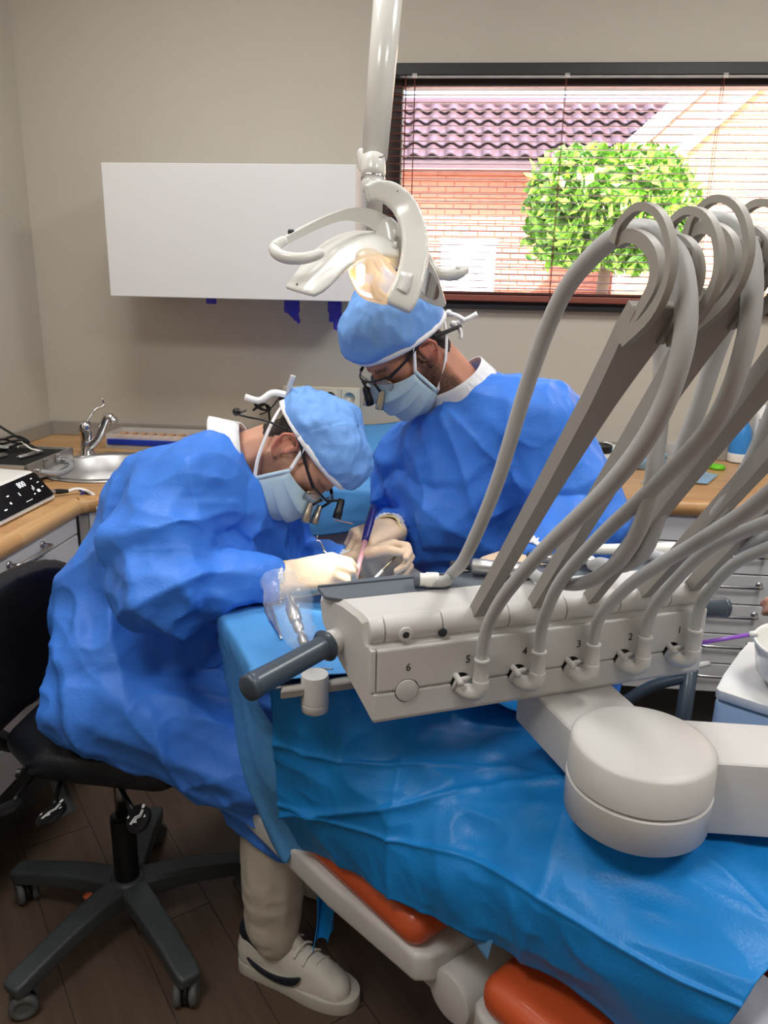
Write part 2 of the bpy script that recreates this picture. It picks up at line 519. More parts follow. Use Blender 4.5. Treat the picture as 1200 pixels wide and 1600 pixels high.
mat('leaf_dark', (74, 120, 36), .5, var=.3, vscale=6)
mat('bark', (92, 72, 58), .9, bump=.5, bscale=30)
mat('paving', (206, 200, 192), .9, var=.1)
mat('alu_case', (190, 188, 184), .35, metal=.9)
mat('grey_plastic', (150, 152, 154), .45)
mat('foam_black', (22, 22, 24), .9, bump=.3, bscale=200)
mat('screen_black', (14, 14, 18), .12)
mat('socket_cream', (226, 220, 202), .4)
mat('blue_plastic', (24, 52, 160), .35)
mat('acrylic', (240, 236, 228), .06, alpha=.35)
mat('purple', (152, 92, 206), .3)
mat('clear_wrap', (235, 242, 250), .05, alpha=.15, spec=.9)
mat('wrap_blue', (150, 200, 236), .12, alpha=.6, spec=.8)
mat('wrap_white', (232, 234, 236), .3, alpha=.9)
mat('lime', (112, 200, 40), .4)
mat('bottle_blue', (60, 140, 214), .3)
mat('sand_box', (196, 150, 112), .6)
mat('spit_blue', (186, 212, 234), .35)
mat('bowl_white', (226, 226, 220), .12, coat=.3)
mat('pen_blue', (26, 30, 110), .35)
mat('suction_clear', (214, 160, 170), .15, alpha=.75)
mat('orange_sticker', (206, 96, 52), .6)
mat('lamp_diffuser', (245, 243, 238), .6)
mat('window_glass', (205, 210, 210), .02, alpha=.07)
def skin_mat(name, c, beard, ear=(196, 112, 94)):
    """skin with attribute-driven beard shade and redder ears"""
    m = mat(name, c, .5, sss=.12); nt = m.node_tree; b = nt.nodes['Principled BSDF']
    lin = lambda q: tuple(((x / 255.0 + .055) / 1.055) ** 2.4 for x in q) + (1,)
    tc = nt.nodes.new('ShaderNodeTexCoord'); n1 = nt.nodes.new('ShaderNodeTexNoise'); n1.inputs['Scale'].default_value = 40; n1.inputs['Detail'].default_value = 4
    n2 = nt.nodes.new('ShaderNodeTexNoise'); n2.inputs['Scale'].default_value = 420; n2.inputs['Detail'].default_value = 3
    nt.links.new(tc.outputs['Object'], n1.inputs['Vector']); nt.links.new(tc.outputs['Object'], n2.inputs['Vector'])
    base = nt.nodes.new('ShaderNodeMix'); base.data_type = 'RGBA'; base.inputs[6].default_value = tuple(x * .88 for x in lin(c)[:3]) + (1,); base.inputs[7].default_value = tuple(min(1, x * 1.1) for x in lin(c)[:3]) + (1,)
    nt.links.new(n1.outputs[0], base.inputs[0])
    prev = base.outputs[2]
    for nm, cc in (('ear', ear), ('beard', beard)):
        at = nt.nodes.new('ShaderNodeAttribute'); at.attribute_name = nm
        fac = at.outputs['Fac']
        if nm == 'beard':
            mu = nt.nodes.new('ShaderNodeMath'); mu.operation = 'MULTIPLY'; mr = nt.nodes.new('ShaderNodeMapRange'); mr.inputs[1].default_value = .3; mr.inputs[2].default_value = .6; mr.inputs[3].default_value = .55; mr.inputs[4].default_value = 1.0
            nt.links.new(n2.outputs[0], mr.inputs[0]); nt.links.new(mr.outputs[0], mu.inputs[0]); nt.links.new(fac, mu.inputs[1]); fac = mu.outputs[0]
            bp = nt.nodes.new('ShaderNodeBump'); bp.inputs['Distance'].default_value = .002; nt.links.new(n2.outputs[0], bp.inputs['Height']); nt.links.new(fac, bp.inputs['Strength']); nt.links.new(bp.outputs[0], b.inputs['Normal'])
        mx = nt.nodes.new('ShaderNodeMix'); mx.data_type = 'RGBA'; mx.inputs[7].default_value = lin(cc)
        nt.links.new(fac, mx.inputs[0]); nt.links.new(prev, mx.inputs[6]); prev = mx.outputs[2]
    nt.links.new(prev, b.inputs['Base Color'])
skin_mat('skin_a', (208, 156, 130), (128, 90, 72)); skin_mat('skin_b', (192, 134, 108), (74, 50, 40))
wood_mat('worktop_wood', (214, 172, 120), (196, 148, 96), (.55, .042), 'x', .32, 70)
wood_mat('worktop_wood_y', (214, 172, 120), (196, 148, 96), (.55, .042), 'y', .32, 70)
wood_mat('floor_wood', (104, 86, 72), (92, 76, 63), (3.0, 3.0), 'x', .5, 40, rot=radians(51))
# ================================================================== the room
XL, XR, YB, YF = -1.605, 2.30, 2.914, -1.40
WX0, WX1, WZ0, WZ1 = -0.287, 1.95, 1.435, 2.212      # window opening in the back wall
def struct(name, g, m, parent=None, smooth=False): return obj(name, g.out() if isinstance(g, G) else g, m, parent, smooth=smooth, kind='structure' if parent is None else None)
floor = struct('floor', G().box((XL - .1, YF - .1, -.12), (XR + .1, YB + .1, -.004)), 'plinth_dark')
# vinyl planks laid at a slant across the room, each its own piece
PW, PL, PA = .178, 1.22, radians(-51)
pd = (cos(PA), sin(PA)); pn = (-pd[1], pd[0])
def clip(poly, ax, lim, keep_less):
    out = []
    for i in range(len(poly)):
        a, b = poly[i], poly[(i + 1) % len(poly)]
        ia, ib = (a[ax] <= lim) == keep_less, (b[ax] <= lim) == keep_less
        if ia: out.append(a)
        if ia != ib:
            t = (lim - a[ax]) / (b[ax] - a[ax]); out.append(tuple(a[k] + t * (b[k] - a[k]) for k in (0, 1)))
    return out
_pl = None
for r_ in range(-16, 30):
    for c_ in range(-4, 6):
        s0 = c_ * PL + (r_ * .37 % 1.0) * PL; t0 = r_ * PW
        q = [(pd[0] * (s0 + ds) + pn[0] * (t0 + dt), pd[1] * (s0 + ds) + pn[1] * (t0 + dt)) for ds, dt in ((.001, .001), (PL - .001, .001), (PL - .001, PW - .001), (.001, PW - .001))]
        p = q
        for ax, lim, less in ((0, XL, False), (0, XR, True), (1, YF, False), (1, YB, True)):
            if len(p) > 2: p = clip(p, ax, lim, less)
        if len(p) < 3 or max(a[0] for a in p) - min(a[0] for a in p) < .02 or max(a[1] for a in p) - min(a[1] for a in p) < .02: continue
        whole = len(p) == 4 and all(abs(a[0] - b[0]) + abs(a[1] - b[1]) < 1e-6 for a, b in zip(p, q))
        if whole and _pl is not None: inst(_pl, (q[0][0], q[0][1], 0), floor)
        else:
            o = obj('plank', G().prism(p, -.004, 0).out(), 'floor_wood', floor, smooth=False)
            if whole:
                _pl = o; v = G().prism([(a[0] - q[0][0], a[1] - q[0][1]) for a in q], -.004, 0).out()[0]
                o.data.vertices.foreach_set('co', v.ravel()); o.data.update(); o.location = Vector(V3(q[0][0], q[0][1], 0) - ORG[floor.name])

g = G()
g.box((XL - .1, YB, 0), (WX0, YB + .1, CEIL)); g.box((WX1, YB, 0), (XR + .1, YB + .1, CEIL))
g.box((WX0, YB, 0), (WX1, YB + .1, WZ0)); g.box((WX0, YB, WZ1), (WX1, YB + .1, CEIL))
struct('wall_back', g, 'wall_paint')
struct('wall_left', G().box((XL - .1, YF - .1, 0), (XL, YB, CEIL)), 'wall_paint')
struct('wall_right', G().box((XR, YF - .1, 0), (XR + .1, YB, CEIL)), 'wall_paint')
struct('wall_front', G().box((XL, YF - .1, 0), (XR, YF, CEIL)), 'wall_paint')
struct('ceiling', G().box((XL - .1, YF - .1, CEIL), (XR + .1, YB + .1, CEIL + .1)), 'ceiling_paint')
for (x, y, w, h, e) in PANELS:
    t = thing('ceiling_panel_lamp', 'flat white square-edged light panel set on the ceiling', 'lamp', (x, y, CEIL), group='ceiling light panels')
    g = G()
    for s in (-1, 1):
        g.box((x + s * w / 2 - .015, y - h / 2 - .015, CEIL - .03), (x + s * w / 2 + .015, y + h / 2 + .015, CEIL)); g.box((x - w / 2, y + s * h / 2 - .015, CEIL - .03), (x + w / 2, y + s * h / 2 + .015, CEIL))
    obj('frame', g.out(), 'white_plastic', t, smooth=False)
    obj('diffuser', G().box((x - w / 2, y - h / 2, CEIL - .02), (x + w / 2, y + h / 2, CEIL - .012)).out(), 'lamp_diffuser', t, smooth=False)

# grey upstand behind the worktop (left wall and back wall)
TOPZ = .90
struct('trim_1', G().box((XL, YF, TOPZ), (XL + .014, YB - .014, TOPZ + .055), .002, 1), 'trim_grey')
struct('trim_2', G().box((XL, YB - .014, TOPZ), (XR, YB, TOPZ + .055), .002, 1), 'trim_grey')

# ------------------------------------------------------------------ window
win = thing('window_1', None, None, ((WX0 + WX1) / 2, YB, WZ0), kind='structure')
g = G()
FY0, FY1 = YB - .004, YB + .07
for a, b, c, d in ((WX0, WX0 + .062, WZ0, WZ1), (WX1 - .062, WX1, WZ0, WZ1), (WX0 + .062, WX1 - .062, WZ0, WZ0 + .05), (WX0 + .062, WX1 - .062, WZ1 - .06, WZ1)):
    g.box((a, FY0, c), (b, FY1, d), .004, 1)
obj('window_frame', g.out(), 'frame_brown', win, smooth=False)
obj('pane', G().box((WX0 + .05, YB + .03, WZ0 + .04), (WX1 - .05, YB + .036, WZ1 - .05)).out(), 'window_glass', win, smooth=False)
obj('window_sill', G().box((WX0 - .01, YB - .03, WZ0 - .012), (WX1 + .01, YB + .01, WZ0 + .004), .003, 1).out(), 'frame_black', win, smooth=False)

# ------------------------------------------------------------------ venetian blind
BX0, BX1, BY = WX0 + .012, WX1 - .012, YB - .040
bl = thing('venetian_blind', 'brown venetian blind with open slats in front of the wide window', 'blind', ((BX0 + BX1) / 2, BY, WZ0))
obj('head_rail', G().box((BX0 - .01, BY - .022, WZ1 - .042), (BX1 + .01, BY + .022, WZ1 - .004), .003, 1).out(), 'frame_black', bl, smooth=False)
n = 5
prof = [(-.0125 + .025 * i / n, .0022 * (1 - (2 * i / n - 1) ** 2)) for i in range(n + 1)]
tilt = radians(5)
vs_ = []; fs = []
for xx in (BX0, BX1):
    for dz in (.00025, -.00025):
        for a, b in prof: vs_.append((xx, BY + a * cos(tilt) - b * sin(tilt), b * cos(tilt) + a * sin(tilt) + dz))
m_ = n + 1
for i in range(n):
    fs += [(i, i + 1, 2 * m_ + i + 1, 2 * m_ + i), (m_ + i, 3 * m_ + i, 3 * m_ + i + 1, m_ + i + 1), (i, m_ + i, m_ + i + 1, i + 1), (2 * m_ + i, 2 * m_ + i + 1, 3 * m_ + i + 1, 3 * m_ + i)]
fs += [(0, 2 * m_, 3 * m_, m_), (n, m_ + n, 3 * m_ + n, 2 * m_ + n)]
slat = None
SZ0, SP = 1.497, .0238
for i in range(28):
    zz = SZ0 + i * SP
    if zz > WZ1 - .05: break
    if slat is None:
        slat = obj('slat', (np.array(vs_), fs), 'slat_brown', bl, smooth=True)
        me = slat.data; c = np.empty(len(me.vertices) * 3); me.vertices.foreach_get('co', c); c = c.reshape(-1, 3)
        me.vertices.foreach_set('co', (c + ORG[bl.name] - V3(0, 0, 0) - V3(0, 0, 0)).ravel())
        me.vertices.foreach_set('co', (np.array(vs_) - V3((BX0 + BX1) / 2, BY, 0)).ravel())
        slat.location = Vector(V3((BX0 + BX1) / 2, BY, zz) - ORG[bl.name])
    else: inst(slat, ((BX0 + BX1) / 2, BY, zz), bl)
for i in range(4): obj('stacked_slat', G().box((BX0, BY - .0125, 1.478 + i * .004), (BX1, BY + .0125, 1.4795 + i * .004)).out(), 'slat_brown', bl, smooth=False)
obj('bottom_rail', G().box((BX0, BY - .0125, 1.452), (BX1, BY + .0125, 1.474), .004, 2).out(), 'slat_brown', bl, smooth=False)
for xx in (WX0 + .075, WX0 + .105, .318, .82, 1.35, 1.85):
    for dy in (-.0135, .0135):
        obj('ladder_cord', G().cyl((xx, BY + dy, 1.46), (xx, BY + dy, WZ1 - .04), .0011, 6).out(), 'cord_brown', bl)
for xx in (WX0 + .105, .318, .82, 1.35):
    obj('cord_clip', G().box((xx - .008, BY - .026, WZ1 - .05), (xx + .008, BY - .020, WZ1 - .036), .001, 1).out(), 'acrylic', bl, smooth=False)

# ------------------------------------------------------------------ outside: house, tree, yard
HY = 11.0
yard = struct('ground', G().box((-12, YB + .5, -.3), (16, 30, -.2)), 'paving')
eL = aty(600, 256, HY); eR = aty(1045, 262, HY); rdg = aty(800, 164, HY)
EZ = float(eL[2]); RZ = None
hs = thing('house', 'brick house with a tiled roof and a white-edged gable seen through the blind', 'house', (2.0, HY + 2, -.2))
obj('wall', G().box((-6, HY + .25, -.2), (12, HY + .5, EZ)).out(), 'brick_red', hs, smooth=False)
g = G()                                                     # brick courses of the far wall: too small to pick apart
rr = random.Random(5)
cz = EZ - 3.6; r_ = 0
while cz < EZ - .1:
    bx = -2.2 + (r_ % 2) * .115
    while bx < 4.6:
        g.box((bx, HY + .235 - rr.random() * .006, cz), (bx + .215, HY + .26, cz + .058)); bx += .23
    cz += .07; r_ += 1
obj('brick_courses', g.out(), 'brick_red', hs, smooth=False, kind='stuff')
obj('gutter', G().box((-6, HY - .12, EZ - .06), (8, HY + .02, EZ + .04), .02, 2).out(), 'fascia_white', hs, smooth=False)
# roof plane rising away from us, pantiles laid in rows
slope = radians(42)
def roofpt(x, s): return V3(x, HY - .15 + s * cos(slope), EZ + .03 + s * sin(slope))
# length of the slope up to the ridge seen at row 164
S = .5
for _ in range(60):
    q = roofpt(rdg[0], S); c = q - CO; yy = 800 - FPX * np.dot(c, CU) / np.dot(c, CF)
    S += .02 if yy > 164 else -.02
roof = obj('roof', G().add([roofpt(-6, 0), roofpt(9, 0), roofpt(9, S + .02), roofpt(-6, S + .02), roofpt(-6, 0) - V3(0, 0, .1), roofpt(9, 0) - V3(0, 0, .1), roofpt(9, S) + V3(0, .1, -.1), roofpt(-6, S) + V3(0, .1, -.1)],
    [(0, 1, 2, 3), (4, 7, 6, 5), (0, 4, 5, 1), (3, 2, 6, 7), (0, 3, 7, 4), (1, 5, 6, 2)]).out(), 'roof_tile', hs, smooth=False)
TWD = .238; rows = 5; TS = S / rows
n = 9
vs_ = []; fs = []
for j, sp in enumerate((0.0, TS * 1.12)):
    for k2, dz in enumerate((0, -.018)):
        for i in range(n + 1):
            xx = TWD * 1.04 * i / n
            w = .030 * sin(2 * pi * i / n - .4) + .012
            lift = .05 * (1 - j) + .012
            h = w + lift + dz
            vs_.append((xx, sp * cos(slope) - h * sin(slope), sp * sin(slope) + h * cos(slope)))
m_ = n + 1
for i in range(n):
    fs += [(i, i + 1, 2 * m_ + i + 1, 2 * m_ + i), (m_ + i, 3 * m_ + i, 3 * m_ + i + 1, m_ + i + 1), (i, m_ + i, m_ + i + 1, i + 1), (2 * m_ + i, 2 * m_ + i + 1, 3 * m_ + i + 1, 3 * m_ + i)]
fs += [(0, 2 * m_, 3 * m_, m_), (n, m_ + n, 3 * m_ + n, 2 * m_ + n)]
tile = None
x0 = float(aty(590, 210, HY)[0]) - .3
for r_ in range(rows):
    for c_ in range(30):
        p = roofpt(x0 + c_ * TWD, r_ * TS)
        if tile is None:
            tile = obj('roof_tile', (np.array(vs_), fs), 'roof_tile', roof, smooth=True, flat_angle=50)
            tile.data.vertices.foreach_set('co', np.array(vs_).ravel()); tile.data.update()
            tile.location = Vector(p - ORG[roof.name])
        else: inst(tile, p, roof)
obj('ridge', G().cyl(roofpt(-6, S), roofpt(9, S), .09, 12).out(), 'roof_tile', hs)
# gable wall to the right, nearer to us
GY = 10.2
ga, gb = aty(1054, 169, GY), aty(956, 256, GY)              # along the slanted verge
sl = (ga[2] - gb[2]) / (ga[0] - gb[0])
gx0 = float(aty(975, 300, GY)[0]); apx = gx0 + 5.2
apex_z = gb[2] + sl * (apx - gb[0]); gz0 = gb[2] + sl * (gx0 - gb[0])
poly = [(gx0, -.2), (gx0 + 10.4, -.2), (gx0 + 10.4, gz0), (apx, apex_z), (gx0, gz0)]
RX = (np.array([[1, 0, 0], [0, 0, -1], [0, 1, 0]], float), V3(0, GY + .2, 0))
obj('gable_wall', G().prism(poly, 0, .19, M=RX).out(), 'mortar', hs, smooth=False)
gw = obj('brick_face', G().prism([(gx0 + .01, -.2), (gx0 + 6, -.2), (gx0 + 6, 1.0), (gx0 + .01, 1.0)], .185, .195, M=RX).out(), 'brick_orange', hs, smooth=False)
bk = None; cnt = 0
g = G(); cz = 1.5; r_ = 0
while cz < gz0 + 2.4:
    bx = gx0 + .01 + (r_ % 2) * .115
    while bx < gx0 + 3.1:
        if cz + .1 < gb[2] + sl * (bx - gb[0]):
            pj = V3(bx, GY, cz) - CO; ix = 600 + FPX * np.dot(pj, CR) / np.dot(pj, CF); iy = 800 - FPX * np.dot(pj, CU) / np.dot(pj, CF)
            if 985 < ix < 1230 and 120 < iy < 330 and cnt < 300:
                p = V3(bx, GY - rr.random() * .006, cz); cnt += 1
                if bk is None:
                    bk = obj('brick', G().box((0, 0, 0), (.212, .03, .056)).out(), 'brick_orange', gw, smooth=False)
                    bk.data.vertices.foreach_set('co', G().box((0, 0, 0), (.212, .03, .056)).out()[0].ravel()); bk.data.update()
                    bk.location = Vector(p - ORG[gw.name])
                else: inst(bk, p, gw)
            else: g.box((bx, GY - .003, cz), (bx + .212, GY + .03, cz + .056))
        bx += .226
    cz += .07; r_ += 1
obj('brick_courses', g.out(), 'brick_orange', hs, smooth=False, kind='stuff')
for i, (o0, wd, yy) in enumerate(((-.09, .17, GY - .32), (.24, .24, GY - .14))):   # two white verge boards
    d2 = nrm(V3(1, 0, sl)); n2 = V3(d2[2], 0, -d2[0])
    p0 = V3(gb[0], 0, gb[2]) - d2 * .9 + n2 * o0; p1 = p0 + d2 * 6.5
    q = [p0, p1, p1 + n2 * wd, p0 + n2 * wd]
    obj('verge_board', G().prism([(a[0], a[2]) for a in q], 0, .05, M=(RX[0], V3(0, yy + .05, 0))).out(), 'fascia_white', hs, smooth=False)
obj('verge_tiles', G().prism([(a[0], a[2]) for a in (lambda p0, p1, n2: [p0, p1, p1 + n2 * .2, p0 + n2 * .2])(V3(gb[0], 0, gb[2]) - nrm(V3(1, 0, sl)) * .9 + V3(nrm(V3(1, 0, sl))[2], 0, -nrm(V3(1, 0, sl))[0]) * .1, V3(gb[0], 0, gb[2]) + nrm(V3(1, 0, sl)) * 5.6 + V3(nrm(V3(1, 0, sl))[2], 0, -nrm(V3(1, 0, sl))[0]) * .1, V3(nrm(V3(1, 0, sl))[2], 0, -nrm(V3(1, 0, sl))[0]))], 0, .2, M=(RX[0], V3(0, GY - .05, 0))).out(), 'brick_red', hs, smooth=False)
# clipped ball tree
tc_ = aty(952, 328, 7.0); tr = 0.70
tt = thing('ball_tree', 'round clipped tree with bright green leaves outside the window', 'tree', (tc_[0], 7.0, -.2))
obj('trunk', G().tube([(tc_[0] + .05, 7, -.2), (tc_[0], 7, .8), (tc_[0] + .02, 7.02, tc_[2] - .1)], [.07, .055, .05], 10, smooth=4).out(), 'bark', tt)
rs = np.random.RandomState(4)
lv, lf = [], []
for i in range(5200):
    d = rs.normal(size=3); d /= np.linalg.norm(d)
    rad = .62 + .38 * rs.rand() ** .5
    lump = 1 + .10 * sin(5 * d[0] + 2) * cos(4 * d[2]) + .06 * sin(9 * d[1] + d[0] * 7)
    p = V3(tc_[0], 7, tc_[2]) + d * V3(tr, tr * .9, tr * .70) * rad * lump + rs.normal(size=3) * .02
    a = nrm(rs.normal(size=3)); b = nrm(np.cross(a, rs.normal(size=3))); s_ = .040 + .03 * rs.rand(); c3 = np.cross(a, b)
    k = len(lv)
    lv += [p - a * s_, p + b * s_ * .55 + c3 * .008, p + a * s_, p - b * s_ * .55 + c3 * .008]
    lf += [(k, k + 1, k + 2), (k, k + 2, k + 3)]
obj('foliage', (np.array(lv), lf, [0 if rs.rand() < .6 else 1 for _ in lf]), ['leaf', 'leaf_dark'], tt, smooth=False, kind='stuff')
wb0, wb1 = aty(690, 372, 9.0), aty(772, 440, 9.0)
wt = thing('garden_box', 'bright white box standing in front of the brick house', 'box', ((wb0[0] + wb1[0]) / 2, 9.2, -.2))
obj('body', G().box((wb0[0], 9.0, -.2), (wb1[0], 9.5, wb0[2] - .04), .02, 2).out(), 'fascia_white', wt, smooth=False)
obj('lid', G().box((wb0[0] - .02, 8.97, wb0[2] - .04), (wb1[0] + .02, 9.53, wb0[2]), .012, 2).out(), 'fascia_white', wt, smooth=False)

# ------------------------------------------------------------------ worktop and cupboards
EX, EY = -1.03, 2.262                                       # front edges of the two runs
SK = V3(-1.13, 2.385, 0); SR = .195                          # sink
wk = thing('worktop', 'long beech worktop running round the corner under the window', 'worktop', (-1.2, 2.5, TOPZ))
b = bmesh.new()
out = [(XL + .0, YF + .0), (EX - .02, YF + .0), (EX - .02, 1.99), (-.79, EY + .02), (XR, EY + .02), (XR, YB), (XL, YB)]
ov = [b.verts.new((p[0], p[1], TOPZ)) for p in out]
iv = [b.verts.new((SK[0] + SR * cos(2 * pi * i / 40), SK[1] + SR * sin(2 * pi * i / 40), TOPZ)) for i in range(40)]
ed = [b.edges.new((ov[i], ov[(i + 1) % len(ov)])) for i in range(len(ov))] + [b.edges.new((iv[i], iv[(i + 1) % 40])) for i in range(40)]
bmesh.ops.triangle_fill(b, use_beauty=True, use_dissolve=False, edges=ed)
fs_ = list(b.faces)
r = bmesh.ops.extrude_face_region(b, geom=fs_)
for x in r['geom']:
    if isinstance(x, bmesh.types.BMVert): x.co.z = TOPZ - .04
bmesh.ops.recalc_face_normals(b, faces=b.faces)
obj('worktop_slab', b, 'worktop_wood', wk, smooth=False)
def bull(a, b_, inn, name='edge_strip', m='worktop_wood'):
    a, b_ = V3(*a, TOPZ), V3(*b_, TOPZ); inn = nrm(V3(*inn, 0))
    pr_ = [(.022, .002), (.012, .0035), (.004, .001), (-.004, -.006), (-.008, -.02), (-.004, -.036), (.004, -.043), (.022, -.044)]
    vs_ = [e + inn * p[0] + V3(0, 0, p[1]) for e in (a, b_) for p in pr_]; n = len(pr_)
    f = [(i, i + 1, n + i + 1, n + i) for i in range(n - 1)] + [tuple(range(n))[::-1], tuple(range(n, 2 * n)), (n - 1, 0, n, 2 * n - 1)]
    return obj(name, (np.array(vs_), f), m, wk, smooth=True, flat_angle=40)
bull((EX, YF), (EX, 1.985), (-1, 0), m='worktop_wood_y')
bull((EX, 1.985), (-.78, EY), (-.73, .69))
bull((-.78, EY), (XR, EY), (0, 1))
# sink
t = thing('sink', 'round stainless steel sink let into the corner worktop', 'sink', SK + V3(0, 0, TOPZ - .14))
obj('bowl', G().lathe([(SR + .024, .1425), (SR + .022, .146), (SR - .004, .1455), (SR - .012, .138), (SR - .02, .09), (SR - .05, .02), (SR - .10, .004), (.03, 0), (.03, -.004), (SR - .1, 0), (SR - .046, .014), (SR - .016, .09), (SR - .008, .138), (SR + .024, .141)], 48, SK + V3(0, 0, TOPZ - .14), caps=False).out(), 'brushed_steel', t)
obj('drain', G().lathe([(.004, .004), (.03, .005), (.034, .002)], 20, SK + V3(0, 0, TOPZ - .14)).out(), 'chrome', t)
for i in range(5):                                          # black blocks stand for the shade in overflow slots, far bowl wall
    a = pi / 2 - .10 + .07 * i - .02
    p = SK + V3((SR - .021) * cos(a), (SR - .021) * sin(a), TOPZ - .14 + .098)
    obj('overflow_slot_shade', G().box((-.004, -.002, -.011), (.004, .002, .011), .001, 1, M=(rotz(a - pi / 2), p)).out(), 'black_plastic', t, smooth=False)
# faucet
fb = atz(137, 711, TOPZ)
t = thing('faucet', 'chrome mixer tap with a long lever beside the round sink', 'faucet', fb)
obj('tap_body', G().lathe([(.026, 0), (.026, .006), (.021, .012), (.019, .06), (.023, .085), (.025, .105), (.02, .118), (.008, .124)], 24, fb).out(), 'chrome', t)
sp_ = atd(174, 655, float(np.dot(fb - CO, CF)) - .05)
obj('spout', G().tube([fb + V3(.012, -.005, .03), fb * .5 + sp_ * .5 + V3(.0, 0, .002), sp_ + V3(-.015, 0, .004), sp_ + V3(.004, 0, .004)], [.0145, .014, .015, .014], 14, smooth=5).cyl(sp_ + V3(.004, 0, .006), sp_ + V3(.012, -.004, -.014), .014, 14, .002).out(), 'chrome', t)
lv_ = atd(161, 624, float(np.dot(fb - CO, CF)))
obj('lever', G().ribbon([fb + V3(.004, 0, .115), fb * .45 + lv_ * .55 + V3(0, 0, .052), lv_ - V3(.0, 0, .02), lv_ + V3(-.004, 0, .004)], [.012, .011, .014, .018], .006, (.5, -.85, 0), 6).out(), 'chrome', t)

def handle(c, ax, nrm_, L, parent):
    """arched bar handle: bar along ax, standing off along nrm_"""
    c = V3(*c); ax = nrm(ax); nn = nrm(nrm_)
    o = obj('handle', G().tube([c - ax * L / 2, c - ax * L / 2 + nn * .018, c - ax * (L / 2 - .016) + nn * .030, c + ax * (L / 2 - .016) + nn * .030, c + ax * L / 2 + nn * .018, c + ax * L / 2], .0055, 8, smooth=4)
        .cyl(c - ax * L / 2, c - ax * L / 2 + nn * .004, .010, 14).cyl(c + ax * L / 2, c + ax * L / 2 + nn * .004, .010, 14).out(), 'steel', parent)
    return o
ZD = [.856, .800, .700, .600, .500, .398, .288]
def drawer_unit(name, label, a, b_, axis, front, depth, zd=ZD, hl=.155, hoff=0.0, group=None):
    """drawer cupboard; axis 'y': front is the plane x = front facing +x, spans y a..b; axis 'x': plane y = front facing -y"""
    mid = (a + b_) / 2
    loc = (front - depth / 2, mid, 0) if axis == 'y' else (mid, front + depth / 2, 0)
    t = thing(name, label, 'cabinet', loc, group)
    def bx(u0, u1, d0, d1, z0, z1, bev=0.0):
        g = G()
        return g.box((front - d1, u0, z0), (front - d0, u1, z1), bev, 1) if axis == 'y' else g.box((u0, front + d0, z0), (u1, front + d1, z1), bev, 1)
    obj('body', bx(a, b_, .02, depth, zd[-1], .8595).out(), 'cabinet_white', t, smooth=False)
    obj('plinth', bx(a, b_, .145, depth - .02, 0, zd[-1]).out(), 'plinth_dark', t, smooth=False)
    for z1, z0 in zip(zd[:-1], zd[1:]):
        d = obj('drawer', bx(a + .0015, b_ - .0015, 0, .0195, z0 + .0022, z1 - .0022, .0015).out(), 'cabinet_white', t, smooth=False)
        zc = z1 - .030 if z1 - z0 > .08 else (z0 + z1) / 2 + .002
        if axis == 'y': handle((front, mid + hoff, zc), (0, 1, 0), (1, 0, 0), hl, d)
        else: handle((mid + hoff, front, zc), (1, 0, 0), (0, -1, 0), hl, d)
    return t
FX = -1.045
drawer_unit('drawer_cabinet', 'white shallow-drawer cabinet under the worktop behind the black stool', 1.45, 1.985, 'y', FX, .54)
drawer_unit('drawer_cabinet', 'white shallow-drawer cabinet under the left worktop nearer the room entrance', .95, 1.448, 'y', FX, .54)
drawer_unit('drawer_cabinet', 'white shallow-drawer cabinet under the window worktop beside the spittoon', .576, 1.16, 'x', 2.278, .60, zd=[.856, .772, .676, .578, .478, .376, .276])
drawer_unit('drawer_cabinet', 'white shallow-drawer cabinet under the window worktop by the right wall', 1.162, 1.75, 'x', 2.278, .60, zd=[.856, .772, .676, .578, .478, .376, .276])
drawer_unit('drawer_cabinet', 'white shallow-drawer cabinet under the window worktop behind the standing assistant', -.15, .574, 'x', 2.278, .60, zd=[.856, .772, .676, .578, .478, .376, .276])
# corner cupboard with a slanted door
t = thing('corner_cabinet', 'white corner cabinet with slanted front under the round sink', 'cabinet', (-1.2, 2.5, 0))
cp = [(XL + .02, 1.99), (FX - .02, 1.99), (-.78, 2.296), (-.155, 2.296), (-.155, YB - .02), (XL + .02, YB - .02)]
obj('body', G().prism([p for p in cp], .288, .74).out(), 'cabinet_white', t, smooth=False)
obj('plinth', G().prism([(XL + .05, 1.99), (FX - .145, 1.99), (-.86, 2.42), (-.155, 2.42), (-.155, YB - .03), (XL + .05, YB - .03)], 0, .288).out(), 'plinth_dark', t, smooth=False)
dd = nrm(V3(.265, .29, 0)); nn = V3(dd[1], -dd[0], 0)
p0 = V3(FX + .002, 1.992, 0)
M_ = (np.stack([dd, -nn, V3(0, 0, 1)], 1), p0)
dr = obj('door', G().box((.03, -.004, .292), (.375, .016, .855), .0015, 1, M=M_).out(), 'cabinet_white', t, smooth=False)
handle(p0 + dd * .32 + nn * .004 + V3(0, 0, .74), (0, 0, 1), nn, .128, dr)
obj('filler_strip', G().box((0, -.002, .292), (.028, .018, .855), .001, 1, M=M_).out(), 'trim_grey', t, smooth=False)
dr = obj('door', G().box((-.77, 2.278, .292), (-.157, 2.297, .855), .0015, 1).out(), 'cabinet_white', t, smooth=False)
handle((-.21, 2.278, .74), (0, 0, 1), (0, -1, 0), .128, dr)

# wall cabinet
t = thing('wall_cabinet', 'plain white wall cabinet hung on the back wall left of the window', 'cabinet', (-.755, 2.75, 1.446))
obj('body', G().box((-1.165, 2.605, 1.446), (-.343, YB, 1.854), .002, 1).out(), 'cabinet_white', t, smooth=False)
obj('door', G().box((-1.168, 2.584, 1.443), (-.340, 2.603, 1.857), .002, 1).out(), 'cabinet_white', t, smooth=False)
